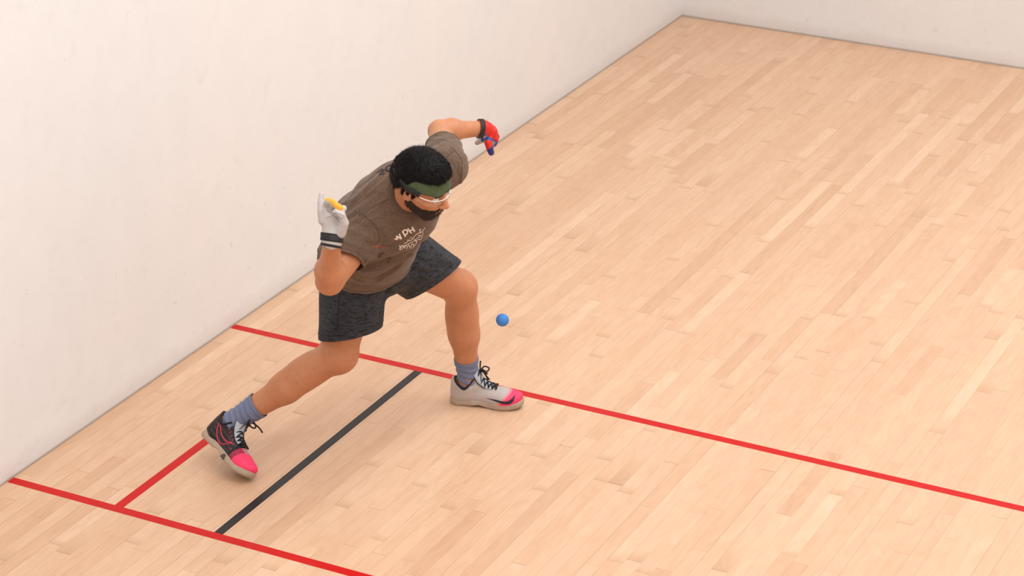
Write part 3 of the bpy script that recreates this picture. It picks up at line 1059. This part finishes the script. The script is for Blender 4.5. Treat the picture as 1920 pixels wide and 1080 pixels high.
tubes('collar', [cp], .0080, shirt_o, M['collar'], k=10, closed=True, flat=.42, nrmfs=[nrm3(grad(shirt, cp) + ncx * .6)])
drape('shoulder_seam', [[(728, 374), (712, 381), (697, 390), (682, 400), (672, 405)]], .0010, shirt_o, M['seam'])
drape('shoulder_seam', [[(851, 283), (843, 289), (836, 296)]], .0010, shirt_o, M['seam'])
drape('sleeve_seam', [[(672, 398), (688, 408), (703, 424), (710, 440), (711, 452), (704, 458)]], .0010, shirt_o, M['seam'])
drape('sleeve_seam', [[(843, 272), (856, 286), (866, 303), (867, 320)]], .0010, shirt_o, M['seam'])
drape('side_trim', [[(697, 463), (708, 462.5), (724, 463.5)]], .0018, shirt_o, M['orange'])
drape('chest_lettering', [
    [(739.5, 447.5), (745, 449.5)], [(745, 449.5), (743.5, 442.5)], [(743.5, 442.5), (752.5, 448.5)], [(752.5, 448.5), (748.5, 438.5)],
    [(760.5, 444.0), (754.5, 433.8)], [(754.5, 433.8), (760, 431.0), (764, 433.0), (763, 438.5), (758.5, 440.5)],
    [(771.5, 437.5), (764.5, 428.5)], [(777.5, 434.5), (772.5, 425.5)], [(768.0, 433.0), (774.8, 430.0)]],
    .0031, shirt_o, M['white_print'], step=1.5, flat=.18)
drape('chest_emblem', [
    [(763, 450), (769, 451), (774, 448), (777, 443), (783, 438), (789, 436), (793, 432), (797, 427)],
    [(789, 436), (786, 431), (790, 430)], [(774, 448), (770, 445), (767, 449)],
    [(750, 466), (753, 460), (758, 462), (753, 467), (748, 467)],
    [(752, 464), (760, 460), (768, 456), (776, 452), (783, 446), (788, 444)],
    [(758, 466), (762, 459)], [(762, 467), (766, 459), (769, 464), (773, 457), (776, 461)], [(768, 466), (775, 463), (780, 457)],
    [(779, 453), (784, 449), (789, 449), (792, 441), (793, 435)], [(776, 449), (781, 453), (779, 459)],
    [(749, 460), (751, 469)], [(757, 457), (766, 452)], [(784, 442), (790, 441)]],
    .0013, shirt_o, M['white_print'], step=1.5, flat=.4)
drape('back_lettering', [
    [(708, 324), (716, 317)], [(711, 327), (722, 325)], [(716, 317), (719, 321), (713, 323)],
    [(723, 318), (727, 311), (734, 310), (736, 315), (730, 321), (723, 318)],
    [(738, 312), (741, 304)], [(741, 304), (746, 300), (749, 304), (742, 309)]],
    .0042, shirt_o, M['dark_print'], step=1.5, flat=.35)
# stitched hem lines
def ringline(fn, c, n_, off_in, r0, m=72):
    u = nrm(np.cross(n_, [.3, .2, .9])); v = np.cross(n_, u)
    O = np.array([c - n_ * off_in + (u * math.cos(a) + v * math.sin(a)) * r0 for a in np.linspace(0, 2 * math.pi, m, endpoint=False)])
    Dn = np.array([-(u * math.cos(a) + v * math.sin(a)) for a in np.linspace(0, 2 * math.pi, m, endpoint=False)])
    q = trace(fn, O, Dn, off=.0004, n=60)
    return q[np.abs(fn(q) - .0004) < .002]
hl = [ringline(shirt, HEMC, HEMP, .014, .33, 110)]
tubes('hem_stitching', hl, .0007, shirt_o, M['seam'], k=5, closed=True)
tubes('sleeve_stitching', [ringline(shirt, SLR1, SLRN, .012, .085)], .0007, shirt_o, M['seam'], k=5, closed=True)
tubes('sleeve_stitching', [ringline(shirt, SLL1, SLLN, .012, .085)], .0007, shirt_o, M['seam'], k=5, closed=True)

# ------------------------------------------------------------------ shorts
LHEM = at(812, 524, 8.97); RHEM = at(658, 622, 8.73)
LHN = camv(.52, -.84, -.16); RHN = camv(.20, -.93, -.22)
def shorts0(P):
    d = econe(P, PC + camv(0, .4, -.1) * .05, PC, .125, .128, LATP, 1.28)
    LX = LHEM + nrm(LHEM - LH) * .06; RX = RHEM + nrm(RHEM - RH) * .06
    d = smin(d, rcone(P, LH, LX, .120, .119), .03)
    r = rcone(P, RH + camv(-.1, .1, 0) * .01, RX, .122, .114)
    return smin(d, r, .025)
SCR = [([(770, 470), (790, 490), (815, 500), (845, 503)], -.006, .010), ([(760, 500), (790, 512), (820, 512)], -.005, .010),
       ([(745, 522), (760, 532), (785, 535)], .004, .010), ([(800, 450), (822, 475), (846, 492)], .004, .010),
       ([(735, 530), (722, 555), (712, 590)], -.005, .010), ([(640, 545), (636, 580), (634, 630)], -.004, .006),
       ([(690, 545), (685, 580), (690, 615)], .004, .012), ([(655, 548), (660, 585), (655, 630)], .004, .012),
       ([(720, 530), (700, 548), (670, 556)], -.005, .009), ([(775, 455), (778, 480), (770, 515)], -.005, .010)]
SC3 = []
for p_, a, w in SCR:
    c_ = eyeray(shorts0, resample(p_, 5.0), 0)
    SC3.append((c_[np.abs(shorts0(c_)) < .003], a * 1.5, w))
def shorts(P):
    d = shorts0(P)
    for c, a, w in SC3:
        if len(c) < 2: continue
        s = np.full(len(P), 9.)
        for i in range(len(c)): s = np.minimum(s, ((P - c[i]) ** 2).sum(1))
        d = d - a * np.exp(-s / (w * w))
    return d + .0010 * np.sin(P @ camv(.9, .2, .1) * 90 + 2 * np.sin(P[:, 2] * 25))
V, F = surfnet(shorts, [.70, .45, .35], [1.45, 1.35, 1.0], .0042)
def leftleg(q):
    q = np.array(q)[None]
    return rcone(q, LH, LHEM + nrm(LHEM - LH) * .1, .12, .12)[0] < rcone(q, RH, RHEM + nrm(RHEM - RH) * .1, .12, .12)[0]
bm = cut(V, F, [(LHEM, LHN, .34, leftleg), (RHEM, RHN, .24, lambda q: not leftleg(q))])
shorts_o = cloth('shorts', bm, person, M['shorts'], .0025)
drape('side_seam', [[(637, 546), (635, 570), (633, 600), (633, 624)]], .0013, shorts_o, M['strap'], fn=shorts)
M_SEAM = M['strap']
tubes('hem_stitching', [ringline(shorts, LHEM, LHN, .02, .17)], .0009, shorts_o, M_SEAM, k=5, closed=True)
tubes('hem_stitching', [ringline(shorts, RHEM, RHN, .02, .17)], .0009, shorts_o, M_SEAM, k=5, closed=True)

# ------------------------------------------------------------------ gloves
def glove(name, S_, wr, el, label, colf, cpl):
    fn0 = lambda P: hand(P, S_, wr)
    ax = nrm(wr - el)
    cuff = wr - ax * .020
    fn = lambda P: smin(hand(P, S_, wr), rcone(P, cuff - ax * .03, wr + ax * .01, .034, .031), .012)
    c = S_['palm'][1]
    V, F = surfnet(fn, c - .13, c + .13, .0019)
    bm = cut(V, F, [cpl])
    largest(bm)
    me = bpy.data.meshes.new(name); bm.to_mesh(me); bm.free()
    me.polygons.foreach_set('use_smooth', [True] * len(me.polygons))
    co = np.zeros(len(me.vertices) * 3); me.vertices.foreach_get('co', co); co = co.reshape(-1, 3)
    G = grad(fn, co); G /= np.maximum(1e-6, np.linalg.norm(G, axis=1))[:, None]
    set_col(me, colf(co, G))
    o = link(name, me, person, (M['glove'],)); o['label'] = label
    md = o.modifiers.new('thickness', 'SOLIDIFY'); md.thickness = .0018; md.offset = -1
    return o, (lambda P: smin(hand(P, S_, wr, 0, False), rcone(P, cuff - ax * .03, wr + ax * .01, .034, .031), .012)), cuff, ax
def lin(r, g, b): return np.array(srgb(r, g, b)[:3])
WHT = lin(190, 183, 181); RED = lin(206, 34, 22); BLU = lin(36, 76, 158); NVY = lin(44, 44, 104); YEL = lin(232, 172, 48)
def sd(P, pts): return segdist(P, np.array(pts))
def colR(P, G):
    C_ = np.tile(WHT, (len(P), 1))
    back = (P @ CF) > (at(622, 420, 8.0) @ CF)
    C_[back] = RED
    m = sd(P, [at(604, 372, 7.99), at(604, 412, 7.98)]) < .016
    C_[m] = WHT
    m = (sd(P, [at(613, 373, 7.955), at(627, 376, 7.944)]) < .0075) | (sd(P, [at(627, 382, 7.940), at(639, 389, 7.935)]) < .0115)
    C_[m] = YEL
    m = sd(P, [at(646, 389, 7.965), at(650, 396, 7.965)]) < .009
    C_[m] = BLU
    return C_
def colL(P, G):
    C_ = np.tile(WHT, (len(P), 1))
    X = (P - CC) @ CR; Y = (P - CC) @ CU; Z_ = (P - CC) @ CF
    px = 960 + FPX * X / Z_; py = 540 - FPX * Y / Z_
    nb = camv(.35, .6, .7)                                   # out of the back of the hand
    face = (G @ nb > -.15) & (Z_ < 8.885)
    l1 = py - (238.5 + (px - 903) * .62)                     # seam between the red and blue panels
    C_[face] = RED
    C_[face & (l1 > 9)] = BLU
    fing = sd(P, [at(915, 268, 8.838), at(918.5, 279, 8.840), at(921, 288, 8.845)]) < .0155
    C_[fing & (py > 262.5)] = RED
    C_[fing & (py > 279 - (px - 916) * .8)] = NVY
    return C_
gr, fr_, cr_, axr = glove('glove', RHS, RW, RE, 'white leather glove with curled fingers, yellow tips', colR, (at(622, 464, 8.03), camv(-.15, -1, 0), .050))
gl, fl_, cl_, axl = glove('glove', LHS, LW, LE, 'red and blue glove with dark cuff', colL, (LW - nrm(LW - LE) * .014, -nrm(nrm(LW - LE) + camv(.5, -.12, 0)), .048))
PSM = [eyeray(lambda P: hand(P, RHS, RW), resample(q, 1.5), .0003) for q in ([(630, 400), (634, 406), (641, 411)], [(629, 400), (621, 405), (613, 409)], [(631, 399), (637, 401), (645, 405)], [(612, 392), (615, 397), (622, 399), (630, 400)], [(628, 394), (630, 400)])]
tubes('palm_crease', PSM, .0006, gr, M['glove_crease'], k=5)
def cuffband(name, fn, c, ax, o0, o1, off, parent, mat, th=.002):
    u = nrm(np.cross(ax, [.3, .2, .9])); v = np.cross(ax, u)
    n = 40; rows = 5; VV = []
    for j in range(rows):
        cc = c + ax * (o0 + (o1 - o0) * j / (rows - 1))
        an = np.linspace(0, 2 * math.pi, n, endpoint=False)
        dd = np.array([u * math.cos(a) + v * math.sin(a) for a in an])
        VV.append(trace(fn, cc + dd * .06, -dd, off=off, n=50))
    V = np.concatenate(VV)
    F = [(j * n + i, j * n + (i + 1) % n, (j + 1) * n + (i + 1) % n, (j + 1) * n + i) for j in range(rows - 1) for i in range(n)]
    o = link(name, mesh_np(name, V, F), parent, (mat,))
    md = o.modifiers.new('thickness', 'SOLIDIFY'); md.thickness = th; md.offset = 0
    return o
tilt = nrm(axr + CR * .22)
cuffband('wrist_strap', fr_, RW + camv(0, 1, 0) * .022, nrm(CU + CR * .14), -.013, .013, .0022, gr, M['strap'])
cuffband('cuff_trim', fr_, RW + camv(0, 1, 0) * -.004, nrm(CU + CR * .18), -.005, .003, .0016, gr, M['strap'])
cuffband('wrist_strap', fl_, LW - axl * .004, nrm(axl + camv(.5, -.12, 0)), -.009, .009, .0022, gl, M['strap'])

# ------------------------------------------------------------------ socks
def sock(name, K, A, top, r0, r1, foot):
    ax = nrm(K - A)
    def fn(P):
        d = rcone(P, A, A + ax * (top + .05), r1, r0)
        d = smin(d, rcone(P, A, foot, r1 * .92, r1 * .60), .02)
        h = (P - A) @ ax
        d = d - .0009 * np.sin(h * 480) * (h > top - .035) - .0016 * np.sin(h * 210 + 3 * np.sin((P @ CR) * 30)) * (h < top - .02)
        d = np.where((h > top - .012), d - .001, d)
        return d
    V, F = surfnet(fn, np.minimum(A, foot) - .08, np.maximum(A + ax * (top + .05), foot) + .08, .0026)
    bm = cut(V, F, [(A + ax * top, ax, .125)])
    return cloth(name, bm, person, M['sock'], .0025)
sock('sock', LK, LA, .104, .0520, .0365, inshoe(SHL, .10, 0, .055))
sock('sock', RK, RA, .118, .0530, .0390, inshoe(SHR, .10, 0, .060))

# ------------------------------------------------------------------ shoes, built in their own space: x to the toe, y to the left, z up
def mirror_y(v, s): return np.array([v[0], v[1] * s, v[2]])
SL = .294
def outline(P2, g=0):
    x = P2[:, 0]; y = P2[:, 1]
    c = lambda a, b, ra, rb: rcone(np.stack([x, y, 0 * x], 1), (a[0], a[1], 0), (b[0], b[1], 0), ra + g, rb + g)
    d = c((.040, 0), (.105, .0), .0375, .033)
    d = smin(d, c((.105, .0), (.205, .004), .034, .050), .02)
    d = smin(d, c((.205, .004), (.250, -.002), .050, .040), .02)
    return d
def spring(x):      # toe spring of the sole
    return .018 * np.clip((x - .215) / .08, 0, 1) ** 2
def sole_sdf(P):
    z = P[:, 2] - spring(P[:, 0])
    g = .003 * np.sin(np.clip(z / .03, 0, 1) * math.pi)
    d2 = outline(P[:, :2]) - g
    arch = .010 * np.exp(-((P[:, 0] - .118) / .025) ** 2)
    top = .030 - .005 * np.clip((P[:, 0] - .06) / .15, 0, 1) + .010 * np.clip((.05 - P[:, 0]) / .05, 0, 1)
    dz = np.maximum(arch - z, z - top)
    d = smax(d2, dz, .006)
    # groove line along the side wall
    d = d + .0016 * np.exp(-((z - top * .66) / .0022) ** 2)
    return d
def topline(x, high):
    return .073 + high * .8 + .036 * np.clip((.062 - x) / .05, 0, 1) ** 1.4 + .075 * np.clip((x - .066) / .05, 0, 1) ** 1.3
def upper_sdf(P, high=0.0, open_=True):
    z0 = spring(P[:, 0])
    Q = P.copy(); Q[:, 2] -= z0
    d = ellip(Q, (.226, .000, .030), I3, (.062, .046, .036))
    d = smin(d, econe(Q, np.array([.060, 0, .040]), np.array([.205, .002, .034]), .034, .032, np.array([0, 1., 0]), 1.02, 1.36), .03)
    d = smin(d, rcone(Q, (.105, 0, .078 + high * .3), (.195, 0, .040), .025, .021), .03)
    d = smin(d, econe(Q, np.array([.036, 0, .035]), np.array([.040, 0, .072]), .034, .028, np.array([1., 0, 0]), 1.0), .02)
    d = smin(d, rcone(Q, (.028, 0, .060), (.022, 0, .095 + high), .022, .015), .02)
    d = smin(d, rcone(Q, (.060, 0, .050), (.062, 0, .075 + high * .8), .040, .0445), .02)
    d = smin(d, rcone(Q, (.108, 0, .085), (.100, 0, .118 + high), .024, .019), .02)
    # collar line: dips under the ankle
    top = topline(P[:, 0], high)
    d = smax(d, P[:, 2] - top, .006)
    if open_:
        o = rcone(P, (.062, 0, .060), (.064, 0, .20), .0380, .042)
        o = smin(o, rcone(P, (.062, 0, .075), (.048, 0, .16), .034, .036), .01)
        d = smax(d, -o, .005)
    return smax(d, .016 - P[:, 2], .004)

def shoe(label, fr4, high, colf, side, kind):
    """side: -1 when the picture shows the shoe's right-hand flank"""
    Fx, L2, U2, origin = fr4
    Mx = Matrix(((Fx[0], L2[0], U2[0], origin[0]), (Fx[1], L2[1], U2[1], origin[1]), (Fx[2], L2[2], U2[2], origin[2]), (0, 0, 0, 1)))
    fn = lambda P: upper_sdf(P, high)
    V, F = surfnet(fn, (-.02, -.07, .0), (.32, .07, .20), .0021)
    me = mesh_np('shoe', V, F)
    G = grad(fn, V)
    set_col(me, colf(V, G))
    sh = _link('shoe', me, person, (M['upper'],))
    sh.matrix_parent_inverse = PINV
    sh.matrix_basis = Mx
    sh['label'] = label
    def sub(name, me_, mat):
        return _link(name, me_, sh, (mat,))
    V, F = surfnet(sole_sdf, (-.02, -.08, -.01), (.32, .08, .06), .0026)
    sub('sole', mesh_np('sole', V, F), M['sole'])
    def T(name, paths, r, mat, **kw):
        o = tubes(name, paths, r, None, mat, **kw); o.parent = sh; return o
    def top_at(x, y):
        return trace(lambda P: upper_sdf(P, high, False), np.array([[x, y, .25]]), np.array([[0, 0, -1.]]), off=.002, n=90)[0]
    def side_at(pts, s, off=.0006):
        pts = np.array(pts, float)
        O = np.array([[x, s * .12, z] for x, z in pts]); D_ = np.tile([0, -s, 0.], (len(pts), 1))
        q = trace(fn, O, D_, off=off, n=80)
        return q[np.abs(fn(q) - off) < .003]
    # liner ring and collar edge
    rim = []
    for a in np.linspace(0, 2 * math.pi, 44, endpoint=False):
        rim.append((.065 + .0455 * math.cos(a), .0415 * math.sin(a)))
    rim3 = []
    for x, y in rim:
        zt = float(topline(np.array(x), high))
        rim3.append((x, y, zt - .001))
    T('collar_trim', [np.array(rim3)], .0042, M['lace'], k=8, closed=True)
    rin = np.array([(.064 + (x - .064) * .91, y * .84, z - .009) for x, y, z in rim3])
    T('collar_lining', [rin], .0056, M['liner'], k=8, closed=True)
    # tongue
    tv = []; n1, n2 = 15, 9
    for i in range(n1):
        t = i / (n1 - 1)
        x = .168 - .070 * t; z = None
        for j in range(n2):
            s = (j / (n2 - 1) - .5) * 2
            w = .023 + .009 * t
            base = top_at(min(x, .168) if x > .112 else .112, s * w * .8)
            zz_ = base[2] + (max(0, .112 - x) * 2.9) + .0015 - .004 * s * s
            tv.append((x - max(0, .112 - x) * .25, s * w, zz_))
    tf = [(i * n2 + j, i * n2 + j + 1, (i + 1) * n2 + j + 1, (i + 1) * n2 + j) for i in range(n1 - 1) for j in range(n2 - 1)]
    to = sub('tongue', mesh_np('tongue', tv, tf), M['tongue'])
    md = to.modifiers.new('thickness', 'SOLIDIFY'); md.thickness = .005; md.offset = 0
    edge = [tv[i * n2] for i in range(n1 - 1, 4, -1)][::-1] + [tv[(n1 - 1) * n2 + j] for j in range(n2)] + [tv[i * n2 + n2 - 1] for i in range(n1 - 1, 4, -1)]
    ov = _link('tongue_edging', mesh_np('tongue_edging', *tube_vf(np.array(edge), .0026, 6)), to, (M['lace'],))
    # laces
    xs = np.linspace(.186, .112, 6)
    paths = []
    for i, x in enumerate(xs):
        w = .021 + .006 * i / 5
        if i < 5:
            xn = xs[i + 1]; wn = .021 + .006 * (i + 1) / 5
            for s in (-1, 1):
                p = [top_at(x + (xn - x) * f, s * (w + (-wn - w) * f)) + np.array([0, 0, .0035 + .0022 * math.sin(f * math.pi) + (.0015 if s > 0 else 0)]) for f in np.linspace(0, 1, 9)]
                paths.append(np.array(p))
    p = [top_at(xs[0], y) + np.array([0, 0, .003]) for y in np.linspace(-.016, .016, 7)]
    paths.append(np.array(p))
    knot = top_at(.122, 0) + np.array([0, 0, .020])
    paths.append(resample([knot, knot + np.array([.012, -.006, -.004]), knot + np.array([.026, -.016, -.018]), knot + np.array([.032, -.022, -.030])], .004))
    paths.append(resample([knot, knot + np.array([-.006, -.012, -.004]), top_at(.112, -.024) + np.array([0, 0, .004])], .004))
    paths.append(resample([knot, knot + np.array([-.006, .012, -.004]), top_at(.112, .024) + np.array([0, 0, .004])], .004))
    for a, b in ((1, .018), (-1, .018)):
        lp = resample([knot, knot + np.array([.010, a * .014, .012]), knot + np.array([.028, a * .022, .002]), knot + np.array([.022, a * .010, -.006]), knot], .004)
        paths.append(lp)
    paths.append(resample([knot, knot + np.array([.010, -.012, .004]), knot + np.array([.030, -.026, -.012]), knot + np.array([.040, -.028, -.022])], .004))
    paths.append(resample([knot, knot + np.array([-.004, .004, .014]), knot + np.array([-.004, .012, .036])] if kind == 'grey' else [knot, knot + np.array([.006, .022, .006]), knot + np.array([.020, .050, .004]), knot + np.array([.034, .068, -.004])], .004))
    T('laces', paths, .0031, M['lace'], k=7)
    bm = bmesh.new(); bmesh.ops.create_icosphere(bm, subdivisions=2, radius=.0085)
    for v in bm.verts: v.co = Vector(knot) + Vector((v.co.x * 1.1, v.co.y * 1.3, v.co.z * .8))
    m2 = bpy.data.meshes.new('lace_knot'); bm.to_mesh(m2); bm.free(); sub('lace_knot', m2, M['lace'])
    return sh, fn, side_at, T, sub, top_at, to

GRY = lin(186, 176, 172); PNK = np.array([.93, .045, .145]); BLK = np.array([.012, .011, .013]); SAL = lin(196, 152, 144)
def col_grey(P, G):
    x, y, z = P.T
    C_ = np.tile(GRY, (len(P), 1))
    # pink toe with a slanted border, faded into the grey along the bottom
    b = .218 - .030 * np.clip((.045 - z) / .03, -1, 1)
    t = np.clip((x - b + .012) / .020, 0, 1)[:, None]
    C_ = C_ * (1 - t) + PNK * t
    # salmon knit patches on the flank
    for cx, cz, rx, rz in ((.085, .052, .030, .016), (.030, .062, .012, .018), (.150, .046, .020, .010)):
        w = np.clip(1.3 - ((x - cx) / rx) ** 2 - ((z - cz) / rz) ** 2, 0, 1) * (.5 + .5 * np.sign(np.sin(x * 1500 + z * 900)))
        C_ = C_ * (1 - .55 * w[:, None]) + SAL * .55 * w[:, None]
    C_ = np.where((z < .024)[:, None] & (x < .2)[:, None], C_ * .85, C_)
    return C_
def col_black(P, G):
    x, y, z = P.T
    C_ = np.tile(BLK, (len(P), 1))
    b = .205 + .010 * np.cos(y / .05 * 1.2)
    C_[x > b] = PNK
    # fine woven salmon threads on the flanks
    C_[(x > .186) & (x < b + .004) & (np.abs(y) < .017) & (z > .040)] = lin(150, 150, 160)
    on = (np.abs(np.sin(x * 760 + z * 90)) > .93) & (x > .04) & (x < .17) & (np.abs(y) > .022) & (z > .03) & (z < .085)
    C_[on] = SAL * .17
    m = (x > .185) & (x < b) & (np.abs(np.sin((x - y * .4) * 900)) > .8)
    C_[m] = PNK
    return C_
def flat_patch(name, paths2, side_at, s, sh, mat, off=.0012):
    """filled outline given on the flank (x, z), laid on the upper"""
    bm = bmesh.new()
    for poly in paths2:
        vs = [bm.verts.new((x, 0, z)) for x, z in poly]
        bm.faces.new(vs)
    bmesh.ops.triangulate(bm, faces=bm.faces)
    for _ in range(3):
        es = [e for e in bm.edges if e.calc_length() > .005]
        if es: bmesh.ops.subdivide_edges(bm, edges=es, cuts=1)
        bmesh.ops.triangulate(bm, faces=bm.faces)
    q = np.array([(v.co.x, v.co.z) for v in bm.verts])
    pts = trace(side_at, np.array([[x, s * .12, z] for x, z in q]), np.tile([0, -s, 0.], (len(q), 1)), off=off, n=80)
    for v, p in zip(bm.verts, pts): v.co = Vector(p)
    me = bpy.data.meshes.new(name); bm.to_mesh(me); bm.free()
    me.polygons.foreach_set('use_smooth', [True] * len(me.polygons))
    o = _link(name, me, sh, (mat,))
    md = o.modifiers.new('thickness', 'SOLIDIFY'); md.thickness = .0008; md.offset = 0
    return o
def swoosh(x0, z0, sx, sz, n=14):
    """a curved tick: long thin tail, wide rounded belly, short point"""
    lowc = resample([(0, 0), (.35, -.10), (.70, -.235), (.86, -.20), (.97, -.02), (1.0, .28)], .06)
    upc = resample([(1.0, .28), (.84, .03), (.72, -.04), (.40, .0), (0, 0)], .06)
    P = np.concatenate([lowc, upc[1:-1]])
    return [(x0 + p[0] * sx, z0 + p[1] * sz) for p in P]

s1, f1, sa1, T1, sub1, ta1, to1 = shoe('grey shoe with a pink toe, flat on the floor', SHL, .004, col_grey, -1, 'grey')
flat_patch('tick_mark', [swoosh(.150, .046, .112, .058)], f1, -1, s1, M['navy'])
s2, f2, sa2, T2, sub2, ta2, to2 = shoe('black shoe with a pink toe, heel lifted off the floor', SHR, .018, col_black, -1, 'black')
sw = [(.052, .098), (.058, .080), (.072, .056), (.094, .038), (.120, .036), (.146, .060), (.150, .066), (.128, .056), (.104, .056), (.084, .066), (.066, .084), (.052, .098)]
T2('tick_mark', [sa2(resample(sw, .004), -1, .0008)], .0014, M['pink'], k=6)
# small eyelet stitches in pink and the tongue badge
T2('eyelet_stitch', [q for q in [sa2([(x, z), (x + .001, z - .008)], -1, .0006) for x, z in ((.100, .098), (.112, .092), (.125, .085), (.140, .078), (.155, .068), (.168, .054))] if len(q) == 2], .0011, M['pink'], k=5)
def on_tongue(pts, shf, hz):
    out = []
    for x, y in pts:
        b = ta2(max(x, .112), y * .8)
        z = b[2] + max(0, .112 - x) * 2.9 + .0015 - .004 * (y / .024) ** 2 + .0038
        out.append((x - max(0, .112 - x) * .25, y, z))
    return np.array(out)
T2('tongue_badge', [on_tongue([((x - .100) * 1.9 + .097, y * 1.5) for x, y in q], 0, 0) for q in ([(.104, -.010), (.100, -.002)], [(.106, -.006), (.1005, -.001)], [(.100, -.002), (.096, .001)], [(.101, .010), (.099, .002)], [(.0975, .006), (.0965, .000)], [(.108, .004), (.1005, .001)], [(.104, .008), (.100, .003)])], .0017, M['lace'], k=5)
flat_patch('sole_insert', [[(.150, .002), (.160, .020), (.172, .022), (.180, .004), (.165, -.002)]], sole_sdf, -1, s2, M['sole_dark'])

# ------------------------------------------------------------------ the ball
bm = bmesh.new(); bmesh.ops.create_uvsphere(bm, u_segments=48, v_segments=32, radius=.0238)
for f in bm.faces: f.smooth = True
me = bpy.data.meshes.new('rubber_ball'); bm.to_mesh(me); bm.free()
bo = _link('rubber_ball', me, None, (M['ball'],))
bo.location = Vector(at(942, 600, 8.86))
bo['label'] = 'small blue rubber ball in mid-air in front of the player'
bo['category'] = 'ball'
